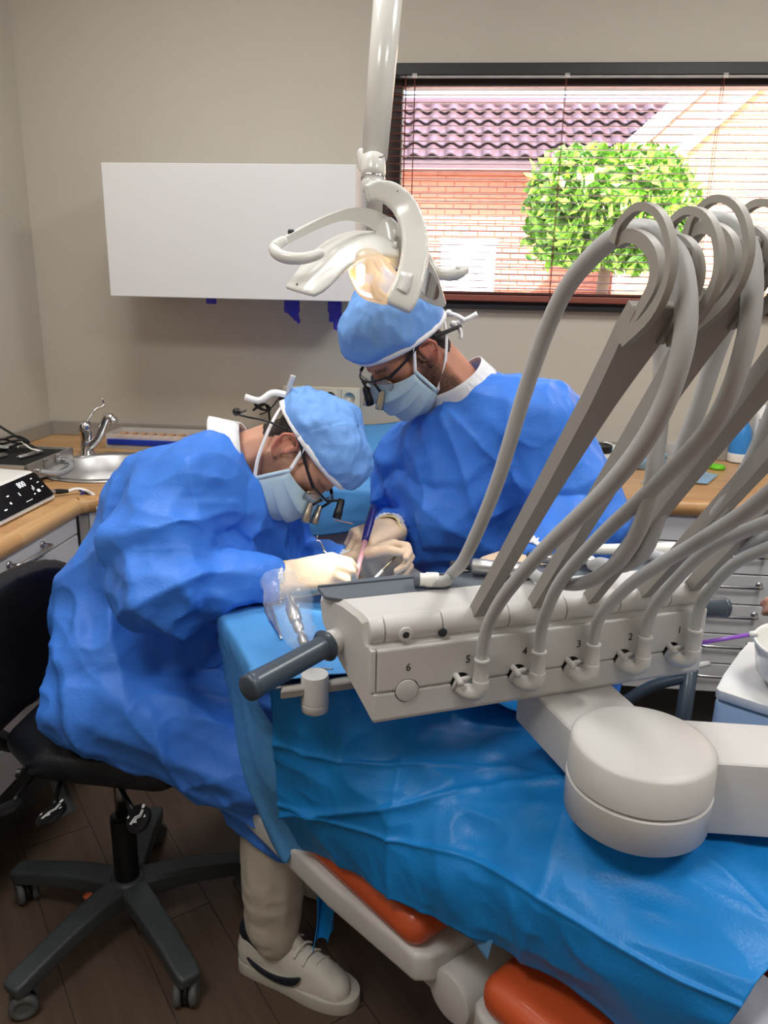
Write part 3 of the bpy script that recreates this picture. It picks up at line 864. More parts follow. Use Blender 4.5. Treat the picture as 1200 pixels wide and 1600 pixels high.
# ================================================================== dental delivery unit
def textvf(s, size, ext=.0003):
    cu = bpy.data.curves.new('t', 'FONT'); cu.body = s; cu.size = size; cu.extrude = ext; cu.align_x = 'CENTER'; cu.align_y = 'CENTER'; cu.resolution_u = 2
    o = bpy.data.objects.new('t', cu); col.objects.link(o)
    dg = bpy.context.evaluated_depsgraph_get(); dg.update()
    me = bpy.data.meshes.new_from_object(o.evaluated_get(dg))
    v = np.array([tuple(x.co) for x in me.vertices]); f = [tuple(p.vertices) for p in me.polygons]
    bpy.data.objects.remove(o); bpy.data.curves.remove(cu); bpy.data.meshes.remove(me)
    return v, f
UU = nrm(V3(.916, .401, 0)); UV = V3(-UU[1], UU[0], 0); UP0 = V3(-.095, .943, .900); ZZ = V3(0, 0, 1)
def L(u, v, z): return UP0 + UU * u + UV * v + ZZ * z
UM = (np.stack([UU, UV, ZZ], 1), UP0)                        # local (u, v, z) -> world
un = thing('dental_delivery_unit', 'off-white dental delivery unit with five numbered hose outlets and jointed swing arm', 'dental unit', (1.22, .96, 0))
UL = .556
# body: wedge section in (v, z), lofted from the flared left end to the rounded right end
def sec(u, k, grow=0.0):
    pts = [(0, 0), (0, .046), (.004, .112), (.012, .118), (.016, .148), (.03, .153), (.075, .156), (.125, .150), (.142, .140), (.135, .105), (.09, .06)]
    return [L(u - k * p[0], p[1 - 1], p[1]) for p in [(q[0], q[1]) for q in pts]]
secs = []
for u, k, sh in ((-.002, .30, .012), (.004, .28, 0), (.05, .1, 0), (.3, 0, 0), (UL - .03, 0, 0), (UL - .006, 0, 0), (UL, 0, .010)):
    pts = np.array(sec(u, k)); c = pts.mean(0); dv = pts - c
    pts = c + dv * (1 - sh / .08)
    secs.append(pts)
n = len(secs[0]); vs_ = np.vstack(secs); fs = []
for i in range(len(secs) - 1):
    for j in range(n): fs.append((i * n + j, i * n + (j + 1) % n, (i + 1) * n + (j + 1) % n, (i + 1) * n + j))
fs += [tuple(range(n))[::-1], tuple((len(secs) - 1) * n + j for j in range(n))]
body = obj('housing', (vs_, fs), 'unit_white', un, smooth=True, flat_angle=32)
# lower rail and numbered panel stand proud of the housing with a joint between them
rail_ = obj('bottom_rail', G().box((.0, -.004, .004), (UL - .004, .02, .0455), .003, 2, M=UM).out(), 'unit_white', un, smooth=False)
panel_ = obj('number_panel', G().box((.006, -.0045, .0480), (UL - .006, .02, .1115), .003, 2, M=UM).out(), 'unit_white', un, smooth=False)
obj('end_strip', G().box((-.003, -.003, .048), (.0045, .02, .1115), .002, 2, M=UM).out(), 'unit_white', un, smooth=False)
# segmented roller on which the hose arms pivot
segs = [(-.002, .0185), (.020, .1030), (.1045, .206), (.2075, .300), (.3015, .392), (.3935, .484), (.4855, UL)]
for a, b in segs:
    obj('roller_segment', G().cyl(L(a, .022, .1315), L(b, .022, .1315), .0195, 28, .0015).out(), 'unit_white', un, smooth=True, flat_angle=40)
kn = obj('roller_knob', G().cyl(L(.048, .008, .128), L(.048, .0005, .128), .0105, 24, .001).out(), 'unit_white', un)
obj('knob_socket_shade', G().cyl(L(.048, .002, .128), L(.048, -.0005, .128), .005, 16, .0008).out(), 'slate_dark', kn)  # dark disc stands for the shade inside the knob's hollow socket
obj('roller_hole_shade', G().cyl(L(.103, .008, .124), L(.103, .0005, .124), .0065, 18, .001).out(), 'slate_dark', un)  # dark disc painted as the shade of a round hole in the roller
NUMU = {6: .051, 5: .141, 4: .231, 3: .321, 2: .411, 1: .501}
for k, u0 in NUMU.items():
    v, f = textvf(str(k), .0165)
    M_ = (np.stack([UU, ZZ, -UV], 1), L(u0, -.0048, .081))
    obj('number', G().add(v, f, M_).out(), 'print_shade_dark', un, smooth=False)
bt = obj('round_button', G().cyl(L(.050, .004, .046), L(.050, -.0065, .046), .0165, 30, .0015).out(), 'unit_white', un, smooth=True, flat_angle=40)
# real round recesses in the panel, the rail and the housing behind: one per outlet, one round the button
gr_ = G()
for k, u0 in NUMU.items():
    if k == 6: gr_.cyl(L(.050, .010, .046), L(.050, -.012, .046), .0178, 32)
    else: gr_.cyl(L(u0 - .010, .026, .047), L(u0 - .010, -.012, .047), .0150, 32)
for o in (rail_, panel_, body): cut(o, gr_)
# tray mat on top
obj('tray_mat', G().prism([(-.042, .098), (-.020, .082), (.12, .082), (.30, .078), (.52, .070), (.52, .130), (.34, .136), (.30, .134), (.27, .150), (.215, .150), (.19, .138), (.12, .138), (.09, .152), (.03, .152), (-.044, .134)], .151, .1565, .001, 1, M=UM).box((-.044, .131, .150), (.30, .134, .160), .001, 1, M=UM).out(), 'tray_mat', un, smooth=False)
# grips at both ends
def grip(a, b, name='grip'):
    a, b = V3(*a), V3(*b); d = nrm(b - a); ln = np.linalg.norm(b - a)
    o = obj(name, G().lathe([(.022, 0), (.0235, .003), (.022, .006), (.0165, .010), (.0165, .03), (.0168, ln * .6), (.0182, ln - .012), (.0182, ln - .010), (.0172, ln - .009), (.0172, ln - .008), (.0182, ln - .007), (.0178, ln - .002), (.015, ln)], 30, a, d).out(), 'slate', un, smooth=True, flat_angle=50)
    return o
ga0, ga1 = L(-.046, .070, .093), L(-.172, -.012, .086)
grip(ga0, ga1)
obj('grip_neck', G().lathe([(.019, 0), (.017, .02), (.0175, .05)], 24, ga0 + nrm(ga0 - ga1) * -.0, (ga0 - ga1)).out(), 'unit_white', un)
gb0, gb1 = L(UL + .006, .055, .086), L(UL + .086, .055, .078)
grip(gb0, gb1)
obj('grip_neck', G().cyl(L(UL - .02, .055, .087), gb0, .016, 20).out(), 'unit_white', un)
# cup holder and tray bracket on the left
ch = obj('cup_holder', G().lathe([(.0205, 0), (.0212, -.002), (.0212, -.046)], 28, L(-.050, .128, .018)).out(), 'unit_white', un, smooth=True, flat_angle=40)
obj('cup_ring', G().lathe([(.0213, -.047), (.0215, -.048), (.0205, -.060), (.018, -.062)], 28, L(-.050, .128, .018)).out(), 'unit_white', ch)
obj('tray_bracket', G().prism([(-.105, .118), (-.100, .132), (.02, .14), (.02, .118)], -.012, .002, .002, 1, M=UM).out(), 'arm_grey', un, smooth=False)
obj('tray_plate', G().box((-.125, .142, -.008), (.26, .43, -.003), .002, 1, M=UM).out(), 'brushed_steel', un, smooth=False)
# swing arm below the unit and the round joint
JC = V3(.268, .919, 0); JR = .0925
obj('joint_cap', G().lathe([(.02, .9195), (JR - .012, .9195), (JR - .004, .918), (JR, .914), (JR + .001, .866), (JR - .004, .8635)], 64, JC).out(), 'unit_white', un, smooth=True, flat_angle=50)
obj('joint_base', G().lathe([(JR - .006, .8635), (JR + .002, .860), (JR + .001, .812), (JR - .006, .806), (.02, .804)], 64, JC).out(), 'unit_white', un, smooth=True, flat_angle=50)
ad = nrm(V3(.185, 1.13, 0) - V3(JC[0], JC[1], 0)); an = V3(ad[1], -ad[0], 0)
def slab(a, b, wa, wb, z0, z1, bev, name, m='unit_white'):
    a, b = V3(*a), V3(*b); d = nrm(b - a); s = V3(d[1], -d[0], 0)
    poly = [(a - s * wa / 2), (a + s * wa / 2), (b + s * wb / 2), (b - s * wb / 2)]
    return obj(name, G().prism([(p[0], p[1]) for p in poly], z0, z1, bev, 3).out(), m, un, smooth=True, flat_angle=35)
slab((JC[0] - .01, JC[1] + .03, 0), (.182, 1.135, 0), .125, .135, .822, .899, .008, 'swing_arm')
slab((JC[0] + .0, JC[1] + .036, 0), (1.28, .965, 0), .105, .10, .792, .902, .006, 'support_arm')
obj('arm_catch', G().box((.371, .907, .853), (.397, .911, .861), .002, 2).out(), 'unit_white', un, smooth=False)
obj('arm_knob', G().lathe([(.014, 0), (.014, .010), (.011, .014)], 24, V3(.448, .918, .835), (0, -1, 0)).out(), 'unit_white', un)
obj('support_column', G().box((1.10, .82, 0), (1.42, 1.10, .80), .03, 4).out(), 'unit_white', un, smooth=False)

# five hose arms, each swung towards the chair's foot end; (a, z) = in the pivot plane
ARMU = {5: .1590, 4: .2527, 3: .3440, 2: .4382, 1: .5280}
BZ = .102; BV = .045
TURN = {5: 0.0, 4: 2.2, 3: -.5, 2: -1.2, 1: 0.0}               # small differences in how far each arm leans
def AT(k):
    c, n_ = cos(radians(TURN[k])), sin(radians(TURN[k]))
    return lambda u, a, z: L(u, BV - (a * c - z * n_), BZ + a * n_ + z * c)
FRONT = {5: [(-.060, .060), (.020, .123), (.083, .241), (.132, .378), (.189, .473), (.254, .521)],
         4: [(.03, .078), (.13, .105), (.2155, .164), (.262, .236), (.270, .302), (.269, .371), (.262, .452), (.276, .505)],
         3: [(.0, .085), (.07, .105), (.130, .152), (.170, .241), (.187, .301), (.204, .351), (.219, .412), (.238, .469), (.262, .512)],
         2: [(-.02, .075), (.04, .090), (.098, .127), (.150, .200), (.186, .260), (.212, .330), (.232, .410), (.252, .488)],
         1: [(-.02, .075), (.04, .095), (.12, .141), (.175, .180), (.215, .250), (.235, .35), (.245, .44), (.262, .502)]}
TOPS = [(.309, .536), (.352, .525)]
BACK = {5: [(.383, .497), (.395, .441), (.372, .371), (.316, .298), (.205, .194), (.121, .105), (.082, .045)],
        4: [(.376, .495), (.382, .430), (.355, .352), (.285, .276), (.187, .187), (.110, .105), (.078, .042)],
        3: [(.383, .497), (.396, .430), (.375, .345), (.322, .275), (.247, .206), (.145, .118), (.082, .042)],
        2: [(.383, .497), (.394, .420), (.365, .325), (.310, .268), (.243, .222), (.158, .156), (.084, .050)],
        1: [(.383, .497), (.392, .420), (.36, .32), (.28, .225), (.19, .165), (.120, .110), (.078, .042)]}
tipuv = {5: (.118, .093), 4: (.275, .09), 3: (.40, .094), 2: (.55, .118), 1: (.60, .100)}
for k, u0 in ARMU.items():
    A = AT(k)
    w = [.0165, .018, .021, .030, .048, .050]
    line = [A(u0, -.002, -.004), A(u0, .10, .135), A(u0, .20, .272), A(u0, .28, .378), A(u0, .335, .448), A(u0, .352, .470)]
    arm = obj('hose_arm', G().ribbon(line, w, [.018, .019, .020, .019, .016, .014], UU, 5).out(), 'arm_grey', un, smooth=True, flat_angle=30)
    obj('arm_pivot', G().cyl(A(u0 - .012, .0, -.002), A(u0 - .004, .0, -.002), .0105, 20, .001).cyl(A(u0 - .016, .0, -.002), A(u0 - .010, 0, -.002), .0085, 20, .001).out(), 'unit_white', arm)
    for s, lo, ar in ((-1, [(.335, .440), (.362, .468), (.376, .490), (.372, .510), (.356, .523), (.334, .529), (.316, .524)], [(.316, .524), (.324, .540), (.348, .5515), (.376, .543), (.394, .520), (.397, .492), (.380, .463), (.345, .438)]),
                      (1, [(.335, .440), (.362, .468), (.376, .490), (.372, .510), (.356, .523), (.336, .528)], [(.336, .528), (.330, .541), (.350, .5505), (.376, .543), (.394, .520), (.397, .492), (.380, .463), (.345, .438)])):
        uu = u0 + s * .020
        obj('hook_rail', G().ribbon([A(uu, *p) for p in lo], .0085, [.012, .010, .012, .012, .012, .012, .010], UU, 4).out(), 'arm_grey', arm, smooth=True, flat_angle=50)
        obj('hook_guard', G().ribbon([A(uu + s * .004, *p) for p in ar], .0075, [.010, .007, .007, .007, .007, .007, .010, .010], UU, 4).out(), 'arm_grey', arm, smooth=True, flat_angle=50)
    g = G()
    for a, z in ((.352, .466), (.374, .492), (.366, .514), (.345, .525)): g.cyl(A(u0 - .022, a, z), A(u0 + .022, a, z), .0055, 12)
    obj('hook_rollers', g.out(), 'arm_grey', arm)
    # hose: hand-piece end, over the hook, down to its numbered outlet
    nu = NUMU[k] + .012
    tu, tv = tipuv[k]
    fr_, bk_ = FRONT[k], TOPS + BACK[k]
    hp = [A(u0 + (tu - u0) * max(0, .6 - .2 * i), a, z) for i, (a, z) in enumerate(fr_)]
    hb = [A(u0 + (nu - u0) * max(0, (i - 4) / 4.0), a, z) for i, (a, z) in enumerate(bk_)]
    pts = [L(tu, tv, .168), L(tu + (u0 - tu) * .4 + .012, tv - .014, .169)] + hp + hb + [L(nu, -.0235, .102), L(nu, -.024, .080)]
    if k == 5: pts[0] = L(.112, .088, .168); pts[1] = L(.136, .078, .169); pts[2] = A(u0 - .008, -.045, .072)
    obj('hose', G().tube(pts, [.0088, .0088, .0092, .0098, .0100, .0100, .0096, .0090, .0085, .0082], 14, smooth=6).out(), 'hose_grey', un)
    # outlet: collar, elbow into the panel, latch
    ot = obj('hose_outlet', G().lathe([(.0105, .090), (.0110, .089), (.0110, .0865), (.0098, .085), (.0108, .062), (.0114, .046), (.0085, .085)], 24, L(nu, -.024, 0)).out(), 'unit_white', un, smooth=True, flat_angle=50)
    obj('outlet_elbow', G().tube([L(nu, -.024, .058), L(nu - .0005, -.0235, .044), L(nu - .006, -.019, .036), L(nu - .016, -.010, .036), L(nu - .024, .002, .043)], [.0116, .0120, .0120, .0116, .0115], 18, smooth=5).out(), 'unit_white', ot)
    obj('latch', G().cyl(L(nu - .030, .002, .060), L(nu - .028, -.022, .053), .0045, 14, .0008).cyl(L(nu - .028, -.0205, .0534), L(nu - .028, -.0225, .0528), .0030, 12).hull([tuple(L(nu - .032, -.004, .038)) + (.004,), tuple(L(nu - .012, -.008, .054)) + (.004,), tuple(L(nu - .030, -.012, .054)) + (.004,)], 1).out(), 'unit_white', ot)

# hand-pieces resting on the mat: each lifts off on its own hose
def piece(name, label, a, b, prof, m, group=None, parts=()):
    a, b = V3(*a), V3(*b)
    t = thing(name, label, 'handpiece', (a + b) / 2, group)
    obj('barrel', G().lathe(prof, 20, a, b - a).out(), m, t, smooth=True, flat_angle=40)
    for nm, pr, mm in parts: obj(nm, G().lathe(pr, 20, a, b - a).out(), mm, t, smooth=True, flat_angle=40)
    return t
HZ = .1695
piece('air_syringe', 'white hose connector tip lying on the grey tray mat', L(.128, .084, HZ), L(.096, .094, HZ), [(.0105, 0), (.0112, .003), (.0112, .018), (.0098, .020), (.0098, .028)], 'white_plastic', parts=[('tip_ring', [(.0096, .028), (.0106, .0285), (.0106, .036), (.006, .037)], 'tray_mat')])
piece('micromotor', 'thick steel micromotor with dark threaded tip lying on the grey tray mat', L(.272, .080, HZ + .002), L(.185, .127, HZ + .002), [(.009, 0), (.0125, .004), (.0125, .030), (.0118, .031), (.0118, .060), (.0125, .061), (.0125, .082), (.009, .085)], 'brushed_steel', parts=[('threaded_tip', [(.0065, .085), (.007, .088), (.0062, .091), (.007, .094), (.0062, .097), (.007, .100), (.0062, .104), (.0065, .116), (.004, .118)], 'slate_dark')])
piece('turbine_handpiece', 'slim steel turbine with dark coupling lying between the hoses on the tray', L(.40, .094, HZ), L(.318, .136, HZ), [(.009, 0), (.010, .004), (.010, .04), (.009, .06), (.0085, .085), (.006, .088)], 'steel', parts=[('coupling', [(.0075, .088), (.0075, .104), (.005, .106)], 'slate_dark')])
piece('curing_handpiece', 'white rod-shaped handpiece with grey ring lying on the tray behind the hoses', L(.55, .118, HZ), L(.425, .150, HZ), [(.008, 0), (.0095, .004), (.0095, .08), (.0085, .12), (.006, .128)], 'white_plastic', parts=[('ring', [(.0097, .03), (.0102, .031), (.0102, .042), (.0097, .043)], 'steel')])
piece('scaler_handpiece', 'white tapering handpiece lying at the far end of the tray', L(.60, .100, HZ + .004), L(.512, .122, HZ + .002), [(.007, 0), (.010, .006), (.011, .04), (.010, .085), (.006, .09)], 'white_plastic')
# ================================================================== people
def headframe(ear, side, fwd, up, sc):
    """ear: world point of the visible ear; side +1 right ear, -1 left ear.  columns: x = person's right, y = face, z = crown"""
    f = nrm(fwd); u = nrm(np.asarray(up, float) - f * np.dot(f, up)); r = np.cross(f, u)
    R = np.stack([r, f, u], 1) * sc
    return (R, V3(*ear) - R @ V3(side * .076, -.004, 0))
def tf(M, *p): return M[0] @ V3(*p) + M[1]
def head_shapes(g, H, neck, nose=1.0):
    g.ball((0, 0, 0), 1, 3, M=None) if False else None
    b = G()
    b.hull([(0, -.022, .054, .070), (0, .022, .052, .068), (0, -.03, .028, .066)], 2)
    b.hull([(0, .055, .055, .042), (.034, .058, .02, .030), (-.034, .058, .02, .030), (.03, .05, -.02, .03), (-.03, .05, -.02, .03)], 2)
    b.hull([(.040, .046, .0, .026), (-.040, .046, .0, .026), (.047, .0, -.048, .018), (-.047, .0, -.048, .018), (.016, .072, -.092, .018), (-.016, .072, -.092, .018), (0, .07, -.055, .03)], 2)
    b.hull([(0, .094, .026, .008), (0, .100, .0, .009), (0, .116, -.026, .0115), (.012, .100, -.030, .008), (-.012, .100, -.030, .008)], 2)
    b.hull([(.034, .084, .037, .008), (.012, .094, .034, .008)], 1); b.hull([(-.034, .084, .037, .008), (-.012, .094, .034, .008)], 1)
    b.ball((.032, .078, .016), .0125, 2); b.ball((-.032, .078, .016), .0125, 2)
    b.hull([(.02, .092, -.060, .006), (-.02, .092, -.060, .006), (0, .100, -.058, .007)], 1); b.hull([(.018, .090, -.070, .006), (-.018, .090, -.070, .006), (0, .098, -.071, .007)], 1)
    for s in (-1, 1):
        e = [(.012, -.031, .073), (-.004, -.029, .075), (-.016, -.012, .083), (-.021, .008, .088), (-.014, .025, .086), (.003, .031, .080), (.014, .022, .075), (.014, .006, .073)]
        b.chain([(s * x, y, z, .0052) for y, z, x in e], 1)
        b.hull([(s * .069, .010, -.024, .004), (s * .071, -.010, -.018, .003), (s * .075, -.014, .014, .003), (s * .069, .010, .016, .003)], 1)
        b.hull([(s * .074, .014, -.004, .006), (s * .073, .012, .004, .005)], 1)
    v, f = b.out(); g.add(v, f, H)
    iv = np.linalg.inv(H[0]); nb = iv @ (V3(*neck) - H[1])
    c = G(); c.hull([(0, -.028, -.02, .056), (0, .0, -.045, .048), tuple(nb) + (.062,)], 2); v, f = c.out(); g.add(v, f, H)
def cap_part(H, person, amp, seed, apex=(0, -.030, .160), band='ribbon_white', bulge=.10):
    nt, na = 40, 130; P = np.zeros((nt + 1, na + 1, 3))
    rim = lambda y: .036 + .30 * y
    for i in range(nt + 1):
        ph = i / nt * pi / 2
        for j in range(na + 1):
            th = 2 * pi * j / na
            xr, yr = .0865 * cos(th), -.004 + .108 * sin(th)
            h = cos(ph) ** .72
            zr = rim(yr)
            k = 1 + bulge * sin(2 * ph)
            P[i, j] = (xr * h * k, (yr + .004) * h * k - .004 * h + apex[1] * (1 - h), zr + (apex[2] - zr) * sin(ph) ** 1.02)
    P = P @ H[0].T + H[1]
    Q_ = P[:, :-1]; du = np.gradient(Q_, axis=0); dv = (np.roll(Q_, -1, 1) - np.roll(Q_, 1, 1)) / 2
    N = np.cross(du, dv); N /= np.linalg.norm(N, axis=2)[..., None] + 1e-9
    if np.dot(N[8, 10], Q_[8, 10] - H[1]) < 0: N = -N
    w = np.minimum(1, np.linspace(0, 1, nt + 1)[:, None] * 6) * np.minimum(1, np.linspace(1, 0, nt + 1)[:, None] * 5)
    F = (folds(Q_.reshape(-1, 3), 11, seed) + .6 * folds(Q_.reshape(-1, 3) * V3(1, 1, .4), 24, seed + 2)).reshape(nt + 1, na)
    Q_ = Q_ + N * (F * amp * w)[..., None]
    P = np.concatenate([Q_, Q_[:, :1]], 1)
    cap = obj('surgical_cap', weld(sheetP(P, .0016), 5e-4), 'cap_blue', person)
    ring = [tf(H, .0885 * cos(t), -.004 + .1105 * sin(t), rim(-.004 + .108 * sin(t)) + .003) for t in np.linspace(0, 2 * pi, 61)]
    g = G(); g.ribbon(ring, .011, .003, H[0][:, 2], 0); obj('cap_band', g.out(), band, cap)
    return cap
def mask_part(H, person, seed):
    na, nb = 44, 64; P = np.zeros((na + 1, nb + 1, 3))
    cb = [0, .18, .45, .75, 1]; cy = [.112, .136, .134, .120, .082]; cz = [.008, -.018, -.058, -.104, -.128]
    for i in range(na + 1):
        a = -1 + 2 * i / na
        for j in range(nb + 1):
            b = j / nb
            yc, zc = np.interp(b, cb, cy), np.interp(b, cb, cz)
            ys, zs = .050 - .012 * b, -.008 - .080 * b
            k = cos(a * radians(88)) ** .8
            pl = .0075 * (((b * 3.6 + .1) % 1.0) ** 1.5 - .4) * (1 - abs(a) ** 4)
            P[i, j] = (.0735 * sin(a * radians(78)) / sin(radians(78)) * (1 - .10 * b), ys + (yc - ys) * k + pl, zs + (zc - zs) * (1 - abs(a) ** 1.7))
    F = folds(P.reshape(-1, 3), 20, seed).reshape(na + 1, nb + 1)
    P[..., 1] += F * .0016
    P = P @ H[0].T + H[1]
    m = obj('face_mask', sheetP(P, .0014), 'mask_blue', person)
    sd = H[0][:, 2]
    for s in (-1, 1):
        up = [(s * .0735, .050, -.006), (s * .0785, .030, .022), (s * .086, .012, .050)]
        lo = [(s * .067, .040, -.086), (s * .0755, .002, -.062), (s * .073, -.040, -.030), (s * .062, -.075, -.002), (s * .03, -.104, .012)]
        obj('mask_strap', G().ribbon([tf(H, *p) for p in up], .0075, .0012, H[0][:, 1], 5).out(), 'ribbon_white', m)
        obj('mask_strap', G().ribbon([tf(H, *p) for p in lo], .0075, .0012, sd, 5).out(), 'ribbon_white', m)
        obj('mask_edge', G().ribbon([tf(H, s * .0738, .0505, -.006), tf(H, s * .0715, .045, -.045), tf(H, s * .0672, .0385, -.088)], .008, .0018, H[0][:, 1], 4).out(), 'mask_blue', m)
    return m
def loupes_part(H, person, light, flap):
    t = obj('loupe_glasses', G().tube([tf(H, -.058, .098, .028), tf(H, -.03, .118, .033), tf(H, 0, .122, .030), tf(H, .03, .118, .033), tf(H, .058, .098, .028)], .0022, 8, smooth=5).out(), 'black_plastic', person)
    for s in (-1, 1):
        obj('temple', G().ribbon([tf(H, s * .060, .098, .027), tf(H, s * .074, .055, .029), tf(H, s * .0815, .012, .034), tf(H, s * .083, -.012, .030), tf(H, s * .078, -.030, .014)], [.007, .005, .007, .007, .006], [.0025, .0025, .005, .005, .004], H[0][:, 2], 5).out(), 'black_plastic', t)
        c = V3(s * .033, .112, .012)
        ln = [tf(H, c[0] + .027 * cos(a) * (1.0), c[1] - .010 * abs(cos(a)) * (1 if cos(a) * s > 0 else -.2), c[2] + .018 * sin(a)) for a in np.linspace(0, 2 * pi, 25)]
        obj('lens_rim', G().tube(ln, .0011, 6, caps=False).out(), 'loupe_metal', t)
        g = G(); g.add([tf(H, c[0], c[1] + .001, c[2])] + ln[:-1] + [tf(H, c[0], c[1] - .001, c[2])], [(0, i + 1, (i + 1) % 24 + 1) for i in range(24)] + [(25, (i + 1) % 24 + 1, i + 1) for i in range(24)]); obj('lens', g.out(), 'lens', t)
        a, b = tf(H, s * .030, .124, .000), tf(H, s * .026, .158, -.026)
        br = obj('loupe_barrel', G().lathe([(.0052, -.006), (.0060, -.004), (.0066, .010), (.0072, .011), (.0092, .031), (.0092, .034), (.0072, .0345)], 24, a, b - a).out(), 'loupe_metal', t)
        obj('barrel_glass', G().lathe([(.001, .0340), (.0073, .0342)], 20, a, b - a).out(), 'screen_black', br)
        obj('barrel_mount', G().tube([tf(H, s * .026, .120, .028), tf(H, s * .030, .124, .006)], .0028, 8).out(), 'black_plastic', t)
    a, b = tf(H, *light[0]), tf(H, *light[1])
    hl = obj('headlight', G().lathe([(.006, -.006), (.0075, 0), (.0078, .016), (.0086, .017), (.0092, .034), (.0075, .035)], 20, a, b - a).tube([tf(H, 0, .121, .030), (tf(H, 0, .121, .030) + a) / 2 + H[0][:, 2] * .006, a], .0028, 8, smooth=4).out(), 'black_plastic', t)
    if flap:
        d = nrm(b - a); o = a + d * .036
        obj('filter_flap', G().ribbon([o - H[0][:, 2] * .004, o + H[0][:, 2] * .016 + H[0][:, 1] * .012, o + H[0][:, 2] * .03 + H[0][:, 1] * .020], .012, .0012, H[0][:, 0], 0).out(), 'amber', hl)
    return t
def hand_shapes(g, side, wrist, yd, zd, curls, thumb, sc=1.0, spread=.02):
    """side +1 right hand, -1 left hand; yd fingers, zd back of the hand; curls: per finger (mcp, pip, dip) degrees"""
    y = nrm(yd); z = nrm(np.asarray(zd, float) - y * np.dot(y, zd)); x = np.cross(y, z)
    R = np.stack([x, y, z], 1) * sc; M = (R, V3(*wrist)); s = -side
    b = G()
    base = [(s * .029, .090, 0), (s * .010, .095, .002), (-s * .010, .091, .001), (-s * .028, .081, -.002)]
    b.hull([(.018, -.02, 0, .018), (-.018, -.02, 0, .018), (.022, .012, 0, .017), (-.022, .012, 0, .017)], 2)
    b.hull([(.022, .012, 0, .016), (-.022, .012, 0, .016), base[0] + (.0125,), base[1] + (.0125,), base[2] + (.012,), base[3] + (.0115,), (s * .026, .035, -.010, .014), (-s * .024, .03, -.010, .013)], 2)
    tips = []
    for i, (bp, ln) in enumerate(zip(base, (.074, .083, .077, .060))):
        r = (.0098, .0098, .0093, .0083)[i]; p = V3(*bp); a = 0.0; sp = (1.5 - i) * spread * s
        ch = [tuple(p) + (r * 1.08,)]
        for c, fr, rk in zip(curls[i], (.45, .31, .24), (1.0, .92, .80)):
            a += radians(c)
            p = p + V3(sin(sp) * cos(a), cos(sp) * cos(a), -sin(a)) * ln * fr
            ch.append(tuple(p) + (r * rk,))
        b.chain(ch, 2); tips.append(p)
    tb = V3(s * .024, .024, -.006); t1 = tb + V3(s * thumb[0][0], thumb[0][1], thumb[0][2]); t2 = t1 + V3(s * thumb[1][0], thumb[1][1], thumb[1][2]); t3 = t2 + V3(s * thumb[2][0], thumb[2][1], thumb[2][2])
    b.chain([tuple(tb) + (.0155,), tuple(t1) + (.0128,), tuple(t2) + (.0112,), tuple(t3) + (.0092,)], 2); tips.append(t3)
    v, f = b.out(); g.add(v, f, M)
    return M, [M[0] @ t + M[1] for t in tips]
def S(p, r): return (p[0], p[1], p[2], r)
def stretch(P, d, k): d = nrm(d); return P - np.outer(P @ d, d) * (1 - 1.0 / k)
def gfolds(P, seed):
    """pulled cloth: long sharp ridges in a few directions, broken into angular facets"""
    Q = P + seed * 2.3
    W = np.stack([vnoise(Q * 3.1 + 11), vnoise(Q * 3.1 + 23), vnoise(Q * 3.1 + 37)], 1) - .5
    out = 0
    for d, k, s, a in (((.55, -.2, -.8), 3.4, 8.0, 1.0), ((.9, -.2, .35), 3.2, 8.0, .9), ((-.3, .3, .9), 3.6, 14.0, .92), ((.8, .3, -.5), 3.2, 18.0, .42), ((.2, -.6, .7), 2.4, 30.0, .12)):
        R = ridge(stretch(Q + W * .16, d, k) * s + 3.7 * k)
        out = out + a * (R ** 2.2 - .42)
    return out
def gown_mesh(hulls, vox, amp, seed, smooth=6, fix=None):
    g = G()
    for h in hulls: g.hull(h, 2)
    me = remesh(g, vox, smooth)
    co, no, ed = mesh_np(me)
    no = lap(no, ed, 6, .5)
    F = gfolds(co, seed)
    w = np.clip(1.1 - .35 * np.clip(no[:, 2], 0, 1), .5, 1.2)
    if fix is not None: w = w * fix(co)
    setco(me, co + no * (F * amp * w)[:, None])
    return me
def collar_part(c, ax, r0, r1, h, person, m, name='collar', wob=.004):
    ax = nrm(ax); x = nrm(np.cross(ax, V3(.3, 1, .2))); y = np.cross(ax, x); c = V3(*c)
    def fn(a, b):
        t = 2 * pi * a
        r = r0 + (r1 - r0) * b + wob * sin(3 * t + 1) * (1 - b)
        return c + x * r * cos(t) + y * r * sin(t) + ax * (h * b + wob * sin(2 * t))
    return obj(name, weld(sheet(fn, 48, 5, .003)), m, person)
def cuff_part(a, b, r0, r1, person, m='cuff_white', name='cuff'):
    a, b = V3(*a), V3(*b); ax = b - a; ln = np.linalg.norm(ax); ax = ax / ln; x = nrm(np.cross(ax, V3(0, .2, 1))); y = np.cross(ax, x)
    def fn(p, q):
        t = 2 * pi * p; r = r0 + (r1 - r0) * q + .0012 * sin(24 * t) + .0015 * sin(5 * t + q * 4)
        return a + ax * ln * q + x * r * cos(t) + y * r * sin(t)
    return obj(name, weld(sheet(fn, 64, 8, .0016)), m, person)
def sstep(a, b, x): t = np.clip((x - a) / (b - a), 0, 1); return t * t * (3 - 2 * t)
